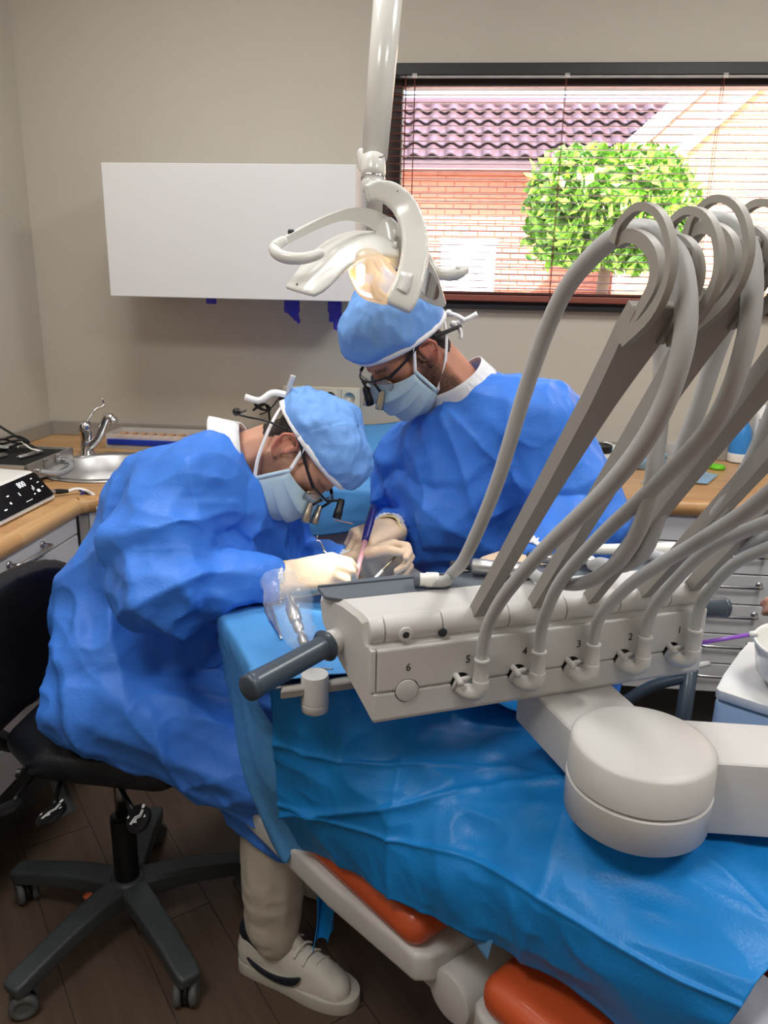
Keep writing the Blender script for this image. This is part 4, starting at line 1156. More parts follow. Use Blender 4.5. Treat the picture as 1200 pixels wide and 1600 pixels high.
def paint_head(me, H, hands, strength):
    """smooth beard / ear attributes; slots 0 skin 1 glove 2 hair"""
    v = mesh_np(me)[0]; iv = np.linalg.inv(H[0]); q = (v - H[1]) @ iv.T
    near = ((np.abs(q[:, 0]) < .11) & (np.abs(q[:, 1]) < .14) & (np.abs(q[:, 2]) < .17)).astype(float)
    n1 = (vnoise(q * 70) - .5) * .012
    lim = -.018 + .35 * np.clip(.02 - q[:, 1], -.1, .06)
    jaw = sstep(.010, -.010, q[:, 2] + n1 - lim) * sstep(-.014, .006, q[:, 1] + n1) * sstep(-.128, -.112, q[:, 2])
    sb = sstep(.046, .056, np.abs(q[:, 0])) * sstep(.006, .016, q[:, 1] + n1) * sstep(.044, .032, q[:, 1] + n1) * sstep(.07, .05, q[:, 2]) * sstep(-.06, -.04, q[:, 2])
    brow = sstep(.0300, .0335, q[:, 2]) * sstep(.0425, .039, q[:, 2]) * sstep(.076, .082, q[:, 1]) * sstep(.008, .014, np.abs(q[:, 0])) * sstep(.052, .040, np.abs(q[:, 0]))
    be = near * np.clip(np.maximum(np.maximum(jaw, sb) * strength, brow * .9), 0, 1)
    ea = near * sstep(.070, .078, np.abs(q[:, 0])) * sstep(.022, .012, q[:, 1]) * sstep(-.04, -.028, q[:, 1]) * sstep(.044, .034, np.abs(q[:, 2]))
    for nm, val in (('beard', be), ('ear', ea * .8)):
        a = me.attributes.new(nm, 'FLOAT', 'POINT'); a.data.foreach_set('value', val.astype(np.float32))
    c = face_centers(me); q = (c - H[1]) @ iv.T
    idx = np.zeros(len(c), dtype=np.int32)
    nr = (np.abs(q[:, 0]) < .0745) & (np.abs(q[:, 1]) < .14) & (np.abs(q[:, 2]) < .17)
    idx[nr & (q[:, 1] < -.030 - .2 * np.clip(-q[:, 2], 0, 1)) & (q[:, 2] > -.046)] = 2
    for M in hands:
        p = (c - M[1]) @ np.linalg.inv(M[0]).T
        idx[(p[:, 1] > -.035) & (np.abs(p[:, 0]) < .1) & (np.abs(p[:, 2]) < .1) & (p[:, 1] < .22)] = 1
    me.polygons.foreach_set('material_index', idx)

# ------------------------------------------------------------------ seated dentist
DE = atd(445, 694, 1.50)
DH = headframe(DE, 1, (.347, -.375, -.859), (.924, -.02, .382), .965)
D_neck = atd(374, 722, 1.59)
D_rs, D_ls = atd(305, 770, 1.48), atd(405, 775, 1.86)
D_re, D_le = atd(240, 925, 1.40), atd(440, 875, 1.85)
D_rw, D_lw = atd(437, 903, 1.46), atd(553, 884, 1.58)
D_hip = V3(-.70, 1.50, .70)
D_rh, D_lh = V3(-.66, 1.41, .66), V3(-.66, 1.60, .66)
D_rk, D_lk = V3(-.335, 1.36, .53), V3(-.33, 1.66, .53)
D_ra, D_la = V3(-.345, 1.345, .10), V3(-.25, 1.60, .10)
g = G()
head_shapes(g, DH, D_neck)
g.hull([S(D_rs + V3(-.02, .03, -.03), .05), S(D_ls + V3(-.02, -.02, -.03), .05), S(D_neck + V3(-.02, 0, -.02), .045), S((D_rs + D_ls) / 2 * .6 + D_hip * .4, .11)], 2)
g.hull([S((D_rs + D_ls) / 2 * .7 + D_hip * .3, .12), S(D_rh + V3(0, .03, .06), .10), S(D_lh + V3(0, -.03, .06), .10)], 2)
for a, b, c in ((D_rs, D_re, D_rw), (D_ls, D_le, D_lw)): g.chain([S(a + V3(-.01, .01, -.02), .045), S(b, .042), S(c, .027)], 2)
for a, b, c in ((D_rh, D_rk, D_ra), (D_lh, D_lk, D_la)): g.chain([S(a, .085), S(b, .055), S(c, .04)], 2)
for a in (D_ra, D_la): g.hull([S(a - V3(.02, 0, .04), .026), S(a + V3(.08, -.025, -.06), .016)], 2)
DRM, DRT = hand_shapes(g, 1, D_rw + V3(.012, 0, 0), atd(540, 886, 1.42) - D_rw, V3(-.15, -.55, .8), [(38, 48, 30), (46, 55, 30), (50, 60, 35), (52, 62, 35)], ((.012, .030, -.018), (-.004, .030, -.014), (-.010, .020, -.008)), 1.02)
DLM, DLT = hand_shapes(g, -1, D_lw + V3(.01, 0, 0), atd(628, 866, 1.545) - D_lw, V3(.2, .85, .35), [(30, 42, 30), (48, 60, 35), (55, 65, 40), (58, 68, 40)], ((.014, .032, -.016), (.002, .032, -.010), (-.006, .022, -.006)), 1.02)
me = remesh(g, .0035, 3)
paint_head(me, DH, (DRM, DLM), .75)
dentist = obj('person', me, ['skin_a', 'latex', 'hair_dark'], org=(-.70, 1.50, 0), label='dentist in blue gown and loupes sitting on the black stool, bent over the patient', cat='person')
def px(p, r): return S(p, r)
lowb = V3(0, 0, -.06)
D_gown = [
    [S(atd(330, 722, 1.53), .058), S(atd(332, 720, 1.65), .058), S(D_rs + V3(0, 0, -.005), .094), S(D_ls + V3(0, 0, -.01), .09), S(atd(262, 780, 1.60), .10)],
    [S(atd(300, 850, 1.50), .085), S(atd(352, 872, 1.60), .095), S(atd(300, 920, 1.58), .11)],
    [S(atd(366, 768, 1.62), .050), S(atd(338, 736, 1.60), .062), S(atd(430, 830, 1.74), .085), S(D_ls + V3(.01, -.05, -.03), .085), S(D_rs + V3(.03, .05, -.03), .08), S(atd(400, 860, 1.70), .10)],
    [S(atd(336, 722, 1.59), .068), S(D_rs + V3(-.01, .02, -.015), .085), S(D_ls + V3(-.01, 0, -.02), .08), S(atd(235, 800, 1.62), .105)],
    [S(atd(255, 790, 1.62), .115), S(D_rs + V3(-.03, .06, -.05), .09), S(D_ls + V3(-.04, -.02, -.06), .09), S(atd(200, 930, 1.64), .135), S(atd(330, 900, 1.75), .12)],
    [S(atd(200, 930, 1.64), .130), S(atd(330, 900, 1.72), .12), S(atd(175, 1040, 1.58), .125), S(atd(172, 1085, 1.56), .12), S(D_lh + V3(.05, -.02, .08), .15), S(D_rh + V3(.06, .04, .10), .13)],
    [S(atd(172, 1080, 1.55), .115), S(D_rh + V3(-.01, -.02, .0), .125), S(D_rk + V3(-.02, -.01, .0), .105), S(D_rk + V3(-.06, .03, .03), .10)],
    [S(atd(180, 1090, 1.60), .10), S(D_lh + V3(0, 0, .02), .12), S(D_lk + V3(0, 0, .02), .09), S(D_rk + V3(-.04, .05, .03), .08)],
    [S(D_rk + V3(-.05, -.01, .0), .095), S(D_rk + V3(.02, -.005, -.12), .080)],
    [S(D_rs + V3(-.015, -.01, -.005), .092), S(atd(240, 860, 1.43), .088)],
    [S(atd(262, 850, 1.44), .088), S(D_re + V3(.0, 0, .015), .083), S(D_re + V3(.05, .0, .02), .074)],
    [S(D_re + V3(.01, 0, .0), .084), S(D_re * .45 + D_rw * .55 + V3(0, 0, .006), .058)],
    [S(D_re * .45 + D_rw * .55 + V3(0, 0, .006), .055), S(D_re * .12 + D_rw * .88, .036)],
    [S(D_ls, .085), S(D_le, .075)], [S(D_le, .072), S(D_le * .2 + D_lw * .8, .042)],
]
me = gown_mesh(D_gown, .0048, .0175, 1.0, 6)
dg_ = obj('surgical_gown', me, 'gown_blue', dentist, label='royal blue disposable surgical gown with white knit cuffs')
d = nrm(D_rw - D_re); cuff_part(D_rw - d * .050, D_rw + d * .004, .037, .031, dentist)
d = nrm(D_lw - D_le); cuff_part(D_lw - d * .055, D_lw - d * .01, .036, .031, dentist)
for M_, in ((DRM,), (DLM,)):
    ring = [M_[1] + M_[0] @ V3(.034 * cos(t), -.004 + .005 * sin(3 * t), .026 * sin(t)) for t in np.linspace(0, 2 * pi, 41)]
    obj('glove_cuff', G().tube(ring, .0022, 8, caps=False).out(), 'latex_cuff', dentist)
    ring = [M_[1] + M_[0] @ V3(.0345 * cos(t), -.018 + .006 * sin(2 * t + 1), .027 * sin(t)) for t in np.linspace(0, 2 * pi, 41)]
    obj('glove_wrinkle', G().tube(ring, .0016, 8, caps=False).out(), 'latex_cuff', dentist)
cap_part(DH, dentist, .016, 1.0, apex=(0, -.008, .140), bulge=.08)
mask_part(DH, dentist, 2.0)
loupes_part(DH, dentist, ((0, .132, .058), (0.0, .160, .040)), True)
nax = nrm(DH[1] - D_neck)
collar_part(atd(350, 722, 1.585), nrm(DH[1] - atd(350, 722, 1.585)) + V3(.2, 0, .15), .094, .070, .056, dentist, 'cuff_white', wob=.005)
# ties at the back of the cap and the loupe cord
bk = tf(DH, .02, -.118, .02)
cp_ = [o for o in dentist.children if o.name.startswith('surgical_cap')][0]
obj('cap_tie', G().ribbon([bk, bk + V3(-.03, -.01, .005), bk + V3(-.055, -.02, -.01), bk + V3(-.085, -.02, -.004)], .013, .0012, (0, .3, 1), 4).out(), 'ribbon_white', cp_)
obj('cap_tie', G().ribbon([bk, bk + V3(.005, -.01, .02), bk + V3(.015, -.02, .042)], .010, .0012, (1, 0, .3), 4).out(), 'ribbon_white', cp_)
lg = [o for o in dentist.children if o.name.startswith('loupe_glasses')][0]
c0 = tf(DH, .079, -.028, .016)
obj('retainer_cord', G().tube([c0, tf(DH, .085, -.06, -.02), tf(DH, .08, -.085, -.06), tf(DH, .06, -.105, -.085), tf(DH, .02, -.12, -.08)], .0022, 8, smooth=6).out(), 'black_plastic', lg)
obj('cord_bead', G().ball(tf(DH, .055, -.112, -.088), .009, 2).out(), 'black_plastic', lg)
# trousers and shoes
g = G()
for a, b in ((D_rk, D_ra), (D_lk, D_la)):
    g.hull([S(b * .0 + a + V3(0, 0, -.02), .080), S(a * .5 + b * .5, .072)], 2); g.hull([S(a * .5 + b * .5, .072), S(b + V3(.0, 0, .045), .060)], 2); g.hull([S(a * .5 + b * .5, .068), S(b + V3(.01, -.005, .012), .050)], 2)
me = remesh(g, .006, 5); co, no, ed = mesh_np(me)
co = co + no * (folds(co * V3(1, 1, 1.3), 10, 4) * .0045 * np.clip(1.4 - co[:, 2] * 1.4, .4, 1))[:, None]; setco(me, co)
obj('trousers', me, 'trousers', dentist)
def shoe(ankle, direc, person, size=1.0):
    d = nrm(V3(direc[0], direc[1], 0)); s = V3(-d[1], d[0], 0)
    M = (np.stack([d, s, ZZ], 1) * size, V3(ankle[0], ankle[1], 0))
    out = [(-.085, .0), (-.078, .032), (-.03, .036), (.04, .037), (.10, .046), (.15, .044), (.185, .028), (.195, 0), (.185, -.026), (.15, -.042), (.10, -.045), (.04, -.036), (-.03, -.035), (-.078, -.031)]
    out = chaikin(out, 2)
    root = obj('shoe', remesh(G().hull([(-.055, 0, .055, .034), (-.05, 0, .095, .030), (.03, 0, .085, .032), (.05, 0, .05, .034)], 2, M).hull([(.03, 0, .08, .030), (.05, 0, .045, .036), (.115, 0, .045, .034), (.14, .0, .035, .032), (.145, -.006, .032, .032)], 2, M).hull([(-.055, 0, .04, .034), (.0, 0, .035, .036), (.05, 0, .035, .038), (.09, 0, .035, .040)], 2, M), .0045, 4), 'shoe_white', person)
    obj('sole', G().prism(out, 0, .030, .005, 2, M=M).out(), 'sole', root, smooth=True, flat_angle=50)
    obj('ankle_collar', G().hull([(-.052, 0, .10, .031), (.0, 0, .108, .034), (.022, 0, .104, .032), (0, 0, .08, .036)], 2, M).out(), 'shoe_dark', root)
    obj('tongue', G().hull([(.03, 0, .105, .018), (.022, 0, .135, .016), (.055, 0, .095, .016)], 2, M).out(), 'shoe_white', root)
    for i in range(5):
        x = .042 + i * .020; z = .112 - i * .0105
        obj('lace', G().tube([M[0] @ V3(x - .004, -.026, z - .012) + M[1], M[0] @ V3(x, -.012, z) + M[1], M[0] @ V3(x + .003, .0, z + .003) + M[1], M[0] @ V3(x + .006, .012, z) + M[1], M[0] @ V3(x + .010, .026, z - .012) + M[1]], .0036, 8, smooth=4, flat=.6).out(), 'shoe_white', root)
    for side in (-1, 1):                                     # curved tick on both flanks
        top = [(-.055, .062), (-.02, .044), (.02, .040), (.055, .048), (.085, .066)]; bot = [(.072, .042), (.045, .030), (.015, .028), (-.02, .036)]
        pts = chaikin(top + bot, 2)
        y0 = lambda x: .0385 + .004 * max(0, x / .09)
        vv = [M[0] @ V3(p[0], side * (y0(p[0]) + .0015 - max(0, p[1] - .045) * .18), p[1]) + M[1] for p in pts] + [M[0] @ V3(p[0], side * (y0(p[0]) - .006), p[1]) + M[1] for p in pts]
        n = len(pts); ff = [tuple(range(n)) if side < 0 else tuple(range(n))[::-1]] + [(i, (i + 1) % n, n + (i + 1) % n, n + i) for i in range(n)]
        obj('side_tick', (np.array(vv), ff), 'shoe_dark', root, smooth=False)
    return root
shoe(D_ra + V3(.005, 0, 0), (.93, -.30), dentist, 1.06)
shoe(D_la + V3(.005, 0, 0), (.98, -.15), dentist, 1.06)

# ------------------------------------------------------------------ standing assistant
AE = atd(671, 548, 1.60)
AH = headframe(AE, -1, (-.553, -.401, -.73), (-.574, -.452, .683), .975)
A_neck = atd(726, 622, 1.70)
A_ls, A_rs = atd(838, 668, 1.62), atd(640, 712, 1.86)
A_le, A_re = atd(905, 812, 1.60), atd(618, 830, 1.98)
A_lw, A_rw = atd(832, 872, 1.46), atd(606, 828, 1.68)
A_hip = V3(.27, 1.93, .88)
A_lh, A_rh = V3(.33, 1.84, .86), V3(.20, 1.98, .86)
g = G()
head_shapes(g, AH, A_neck)
g.hull([S(A_rs + V3(.02, .02, -.03), .05), S(A_ls + V3(-.01, .03, -.03), .05), S(A_neck + V3(.01, .02, -.03), .045), S((A_rs + A_ls) / 2 * .6 + A_hip * .4, .12)], 2)
g.hull([S((A_rs + A_ls) / 2 * .7 + A_hip * .3, .12), S(A_lh, .11), S(A_rh, .11)], 2)
for a, b, c in ((A_rs, A_re, A_rw), (A_ls, A_le, A_lw)): g.chain([S(a + V3(0, .015, -.02), .045), S(b, .042), S(c, .027)], 2)
for h, x in ((A_lh, .02), (A_rh, 0)):
    g.chain([S(h, .085), S(V3(h[0] + .0, h[1], .48), .055), S(V3(h[0], h[1] + .02, .09), .04)], 2)
    g.hull([S(V3(h[0] + .0, h[1] + .02, .06), .03), S(V3(h[0] - .10, h[1] - .01, .035), .016)], 2)
ARM_, ART = hand_shapes(g, 1, A_rw - nrm(A_rw - A_re) * -.01, atd(560, 842, 1.60) - A_rw, V3(.25, .1, .9), [(48, 55, 25), (52, 60, 30), (56, 66, 35), (60, 70, 35)], ((.016, .030, -.014), (.004, .030, -.014), (-.006, .022, -.010)), 1.02)
ALM, ALT = hand_shapes(g, -1, A_lw, V3(-.75, -.55, -.12), V3(.1, -.3, .9), [(20, 25, 15)] * 4, ((.02, .03, -.012), (.008, .03, -.008), (0, .024, -.006)), 1.02)
me = remesh(g, .0035, 3)
paint_head(me, AH, (ARM_, ALM), 1.0)
assistant = obj('person', me, ['skin_b', 'latex', 'hair_dark'], org=(.27, 1.93, 0), label='bearded assistant in blue gown and mask standing behind the delivery unit', cat='person')
A_gown = [
    [S(atd(752, 628, 1.66), .060), S(atd(735, 632, 1.77), .060), S(A_ls, .098), S(A_rs, .085), S(atd(760, 720, 1.74), .12)],
    [S(atd(756, 626, 1.72), .068), S(atd(700, 672, 1.70), .060), S(A_ls + V3(-.03, .02, -.01), .082), S(A_rs + V3(.04, .0, -.01), .07), S(atd(720, 740, 1.72), .10)],
    [S(atd(742, 634, 1.72), .076), S(A_ls + V3(-.005, .01, -.02), .088), S(A_rs + V3(.0, .0, -.02), .078), S(atd(745, 760, 1.78), .125)],
    [S(A_ls + V3(-.03, .03, -.07), .09), S(A_rs + V3(.02, 0, -.05), .085), S(atd(705, 800, 1.75), .115), S(atd(790, 790, 1.77), .125), S(A_hip + V3(0, 0, .02), .15)],
    [S(atd(690, 830, 1.78), .10), S(atd(800, 840, 1.78), .12), S(A_lh, .135), S(A_rh, .135)],
    [S(A_lh, .14), S(A_rh, .14), S(V3(.34, 1.85, .42), .12), S(V3(.20, 2.0, .42), .12)],
    [S(A_ls + V3(.0, 0, -.005), .092), S(A_ls * .4 + A_le * .6, .088)], [S(A_ls * .4 + A_le * .6, .088), S(A_le + V3(.01, 0, -.01), .090)], [S(A_le, .088), S(A_le * .3 + A_lw * .7, .055)], [S(A_le * .3 + A_lw * .7, .052), S(A_le * .08 + A_lw * .92, .037)],
    [S(A_rs, .078), S(A_re, .066)], [S(A_re, .066), S(A_re * .2 + A_rw * .8, .044)],
]
me = gown_mesh(A_gown, .0048, .0155, 5.0, 6)
obj('surgical_gown', me, 'gown_blue', assistant, label='royal blue disposable surgical gown with white collar')
d = nrm(A_rw - A_re); cuff_part(A_rw - d * .052, A_rw - d * .004, .040, .034, assistant)
d = nrm(A_lw - A_le); cuff_part(A_lw - d * .045, A_lw + d * .004, .037, .033, assistant)
for M_ in (ARM_, ALM):
    ring = [M_[1] + M_[0] @ V3(.034 * cos(t), -.010 + .005 * sin(3 * t), .027 * sin(t)) for t in np.linspace(0, 2 * pi, 41)]
    obj('glove_cuff', G().tube(ring, .0024, 8, caps=False).out(), 'latex_cuff', assistant)
cap_part(AH, assistant, .013, 6.0, apex=(0, -.016, .158), bulge=.08)
mask_part(AH, assistant, 7.0)
loupes_part(AH, assistant, ((0, .136, .020), (0, .152, -.012)), False)
nax = nrm(AH[1] - A_neck)
collar_part(atd(730, 616, 1.70), nrm(atd(700, 575, 1.68) - atd(730, 616, 1.70)), .082, .070, .045, assistant, 'cuff_white', wob=.004)
bk = tf(AH, -.02, -.118, -.012)
cp_ = [o for o in assistant.children if o.name.startswith('surgical_cap')][0]
obj('cap_tie', G().ball(bk, .008, 2).ribbon([bk, bk + V3(.02, -.01, -.005), bk + V3(.036, -.014, -.014)], .009, .0012, (0, .3, 1), 4).out(), 'ribbon_white', cp_)
mk_ = [o for o in assistant.children if o.name.startswith('face_mask')][0]
kn_ = tf(AH, -.035, -.104, -.030)
obj('mask_knot', G().ball(kn_, .0075, 2).ribbon([kn_, kn_ + V3(.015, -.012, -.012), kn_ + V3(.018, -.018, -.03)], .008, .0012, (0, .3, 1), 4).ribbon([kn_, kn_ + V3(.03, -.004, .012), kn_ + V3(.05, -.006, .024)], .010, .0012, (0, .3, 1), 4).out(), 'ribbon_white', mk_)
lg = [o for o in assistant.children if o.name.startswith('loupe_glasses')][0]
obj('retainer_cord', G().tube([tf(AH, -.079, -.028, .016), tf(AH, -.074, -.06, -.004), tf(AH, -.055, -.095, -.03), tf(AH, -.03, -.116, -.05)], .0045, 8, smooth=6).out(), 'black_rubber', lg)
g = G()
for h in (A_lh, A_rh): g.hull([S(V3(h[0], h[1], .62), .095), S(V3(h[0], h[1] + .02, .10), .066)], 2)
obj('trousers', remesh(g, .008, 4), 'scrubs', assistant)
shoe(V3(A_lh[0], A_lh[1] + .02, 0), (-.9, -.3), assistant, 1.0); shoe(V3(A_rh[0], A_rh[1] + .02, 0), (-.9, -.3), assistant, 1.0)
# ================================================================== operator's stool
SC = V3(-.72, 1.45, 0)
st = thing('stool', 'black upholstered stool with grey five-star base on casters', 'stool', SC)
g = G(); g.lathe([(.034, .085), (.046, .088), (.048, .118), (.036, .135), (.030, .137)], 28, SC); obj('hub', g.out(), 'stool_grey', st, smooth=True, flat_angle=40)
for i in range(5):
    a = radians(-115.5 + 72 * i); d = V3(cos(a), sin(a), 0); s = V3(-d[1], d[0], 0)
    p = [SC + d * .03 + V3(0, 0, .108), SC + d * .13 + V3(0, 0, .106), SC + d * .22 + V3(0, 0, .094), SC + d * .292 + V3(0, 0, .080), SC + d * .312 + V3(0, 0, .076)]
    lg = obj('base_leg', remesh(G().ribbon(p, [.064, .056, .052, .052, .040], [.048, .042, .038, .036, .030], s, 4), .004, 5), 'stool_grey', st)
    w = SC + d * .285 + V3(0, 0, .031); ax = nrm(V3(cos(a + .9), sin(a + .9), 0))
    cs = obj('caster', G().cyl(w - ax * .006, w + ax * .006, .024, 20).cyl(w + V3(0, 0, .018), w + V3(0, 0, .060), .007, 12).out(), 'black_plastic', lg)
    for k in (-1, 1):
        obj('caster_wheel', G().lathe([(.010, -.0085), (.024, -.0085), (.0295, -.005), (.030, 0), (.0295, .005), (.024, .0085), (.018, .0088), (.016, .006), (.008, .006)], 28, w + ax * k * .0165, ax * k).out(), 'caster_grey', lg)
obj('sticker', G().cyl(SC + V3(-.068, -.062, .126), SC + V3(-.068, -.062, .1265), .011, 18).out(), 'orange_sticker', st)
obj('gas_column', G().lathe([(.028, .13), (.028, .30), (.022, .302), (.022, .305)], 24, SC).out(), 'black_plastic', st, smooth=True, flat_angle=40)
obj('piston', G().cyl(SC + V3(0, 0, .305), SC + V3(0, 0, .47), .014, 18).out(), 'steel', st)
seat = remesh(G().hull([(-.88, 1.36, .545, .035), (-.88, 1.56, .545, .035), (-.80, 1.30, .54, .038), (-.80, 1.63, .54, .038), (-.56, 1.30, .535, .040), (-.56, 1.63, .535, .040), (-.50, 1.38, .525, .034), (-.50, 1.56, .525, .034)], 2), .008, 3)
obj('seat', seat, 'black_leather', st)
obj('seat_plate', G().box((-.80, 1.36, .468), (-.62, 1.55, .503), .008, 2).out(), 'black_plastic', st, smooth=False)
def back(u, v):
    y = 1.20 + .44 * u; z = .545 + .335 * v
    bow = .055 * (2 * u - 1) ** 2
    edge = 1 - (2 * u - 1) ** 6 * .12
    zc = .715 + (z - .715) * (1 - .28 * abs(2 * u - 1) ** 4)
    return V3(-.985 + bow + .030 * (1 - 2 * v) ** 2 + .02 * v, y, zc)
P = np.array([[back(i / 24, j / 18) for j in range(19)] for i in range(25)])
v, f = sheetP(P, .045); gg = G(); gg.add(v, f)
obj('backrest', remesh(gg, .008, 8), 'black_leather', st)
obj('back_bracket', G().ribbon([V3(-.76, 1.45, .482), V3(-.92, 1.43, .482), V3(-1.0, 1.42, .53), V3(-1.005, 1.42, .72)], .05, .010, (0, 1, 0), 4).out(), 'black_plastic', st)
def paddle(root, tip, sz, figure):
    root, tip = V3(*root), V3(*tip); d = nrm(tip - root)
    s = nrm(np.cross(d, V3(0, -.8, .6))); n = np.cross(s, d); n = n if n[2] > 0 else -n
    lv = obj('lever', G().tube([root, root * .5 + tip * .5 + V3(0, 0, .008), tip], [.006, .005, .006], 8, smooth=5).out(), 'black_plastic', st)
    c = tip + d * sz * .7
    pr_ = chaikin([(-.8, -.25), (-.3, -.75), (.5, -.85), (1, -.3), (1, .3), (.5, .85), (-.3, .75), (-.8, .25)], 3) * sz
    M = (np.stack([d, np.cross(n, d), n], 1), c)
    obj('lever_paddle', G().prism(pr_, -.004, .004, .002, 2, M=M).out(), 'black_plastic', lv, smooth=True, flat_angle=40)
    if figure:                                                # printed seated figure with small arrows
        ux = V3(1, 0, 0) - n * n[0]; ux = nrm(ux); uy = np.cross(n, ux)
        if uy[2] < 0 and uy[1] < 0: uy = -uy
        q = lambda a, b: c + n * .0046 + ux * a * sz + uy * b * sz
        fg = G()
        for line in ([(.28, .42), (.22, .1), (-.1, -.02), (-.35, -.42)], [(.40, .38), (.32, 0), (.0, -.12), (-.25, -.46)], [(-.2, -.32), (.15, -.32)], [(.05, -.1), (.02, -.32)]): fg.ribbon([q(*p) for p in line], .0022, .0006, np.cross(n, nrm(q(*line[-1]) - q(*line[0]))), 0)
        fg.cyl(q(.32, .60), q(.32, .60) + n * .0005, .12 * sz, 14)
        for sx in (-.62, .62): fg.add([q(sx, .12), q(sx - .10, -.06), q(sx + .10, -.06)], [(0, 1, 2)])
        obj('printed_symbol', fg.out(), 'print_white', lv, smooth=False)
    return lv
paddle((-.80, 1.38, .475), atd(85, 1258, 1.52), .038, True)
paddle((-.73, 1.40, .475), atd(208, 1266, 1.56), .034, True)
paddle((-.84, 1.36, .475), atd(22, 1252, 1.50), .034, False)
paddle((-.86, 1.34, .48), atd(30, 1208, 1.48), .010, False)
obj('tilt_lever', G().ribbon([atd(88, 1215, 1.60), atd(98, 1245, 1.60), atd(108, 1272, 1.59)], .030, .010, (1, -.2, .3), 0).out(), 'stool_grey', st, smooth=False)

# ================================================================== patient chair
CE = nrm(V3(.72, -.69, 0)); CN = V3(-CE[1], CE[0], 0); CC = V3(.04, 1.25, 0)      # axis towards the feet, and to the patient's left
CM = (np.stack([CE, CN, ZZ], 1), CC)
def K(s, t, z): return CC + CE * s + CN * t + ZZ * z
ch = thing('dental_chair', 'dental patient chair with orange vinyl cushions and white shell', 'chair', K(.5, 0, 0))
def cushion(s0, s1, t0, t1, z0, z1, r, name, m):
    pts = [(s, t, z, r) for s in (s0 + r, s1 - r) for t in (t0 + r, t1 - r) for z in (z0 + r, z1 - r)]
    return obj(name, remesh(G().hull(pts, 2, CM), .007, 3), m, ch)
cushion(-.62, .165, -.262, .262, .485, .552, .032, 'back_cushion', 'orange_vinyl')
obj('back_shell', G().prism(chaikin([(-.64, -.268), (.15, -.268), (.19, -.22), (.19, .22), (.15, .268), (-.64, .268)], 1), .437, .492, .010, 3, M=CM).out(), 'unit_white', ch, smooth=True, flat_angle=35)
obj('hinge_drum', G().cyl(K(.205, -.225, .425), K(.205, .225, .425), .044, 28, .006).out(), 'unit_white', ch, smooth=True, flat_angle=40)
obj('hinge_link', G().prism([(.12, -.21), (.40, -.21), (.40, .21), (.12, .21)], .385, .440, .010, 2, M=CM).out(), 'unit_white', ch, smooth=True, flat_angle=35)
cushion(.275, 1.55, -.25, .25, .480, .545, .030, 'seat_cushion', 'orange_vinyl')
obj('seat_shell', G().prism(chaikin([(.262, -.235), (.30, -.258), (1.57, -.258), (1.57, .258), (.30, .258), (.262, .235)], 1), .430, .487, .010, 3, M=CM).out(), 'unit_white', ch, smooth=True, flat_angle=35)
cushion(-.90, -.64, -.14, .14, .50, .57, .03, 'headrest', 'orange_vinyl')
obj('chair_base', G().prism(chaikin([(.35, -.16), (1.2, -.16), (1.2, .16), (.35, .16)], 2), 0, .10, .02, 3, M=CM).prism(chaikin([(.5, -.12), (.95, -.12), (.95, .12), (.5, .12)], 2), .09, .435, .01, 2, M=CM).out(), 'unit_white', ch, smooth=True, flat_angle=35)

# ------------------------------------------------------------------ patient lying under the drape
def PS(s, t, z, r): return tuple(K(s, t, z)) + (r,)
g = G()
g.hull([PS(-.38, 0, .665, .075), PS(-.34, 0, .675, .07), PS(-.30, 0, .66, .055)], 2)
g.hull([PS(-.30, 0, .66, .05), PS(-.20, 0, .645, .055)], 2)
g.hull([PS(-.12, -.13, .625, .06), PS(-.12, .13, .625, .06), PS(.22, -.11, .625, .065), PS(.22, .11, .625, .065)], 2)
for s_ in (-1, 1):
    g.chain([PS(-.10, s_ * .16, .61, .042), PS(.13, s_ * .175, .60, .036), PS(.30, s_ * .11, .64, .028), PS(.36, s_ * .05, .66, .026)], 2)
    g.chain([PS(.26, s_ * .09, .62, .075), PS(.68, s_ * .11, .60, .055), PS(1.10, s_ * .09, .60, .04), PS(1.16, s_ * .09, .65, .035)], 2)
patient = obj('person', remesh(g, .007, 3), 'skin_a', org=K(.3, 0, .56), label='patient lying on the orange chair almost wholly covered by blue drapes', cat='person')
g = G()
for s_ in (-1, 1): g.chain([PS(.20, s_ * .09, .632, .078), PS(.45, s_ * .11, .630, .074), PS(.66, s_ * .125, .625, .070), PS(.72, s_ * .125, .615, .068), PS(1.08, s_ * .09, .61, .055)], 2)
me = remesh(g, .007, 4); co, no, ed = mesh_np(me); setco(me, co + no * (folds(co, 9, 3) * .006)[:, None])
obj('trousers', me, 'grey_cloth', patient)
g = G()
g.hull([PS(-.14, -.13, .628, .068), PS(-.14, .13, .628, .068), PS(.25, -.12, .628, .075), PS(.25, .12, .628, .075)], 2)
for s_ in (-1, 1): g.chain([PS(-.10, s_ * .16, .612, .050), PS(.13, s_ * .175, .602, .046), PS(.26, s_ * .12, .62, .042)], 2)
me = remesh(g, .007, 4); co, no, ed = mesh_np(me); setco(me, co + no * (folds(co, 8, 2) * .006)[:, None])
obj('shirt', me, 'jeans', patient)

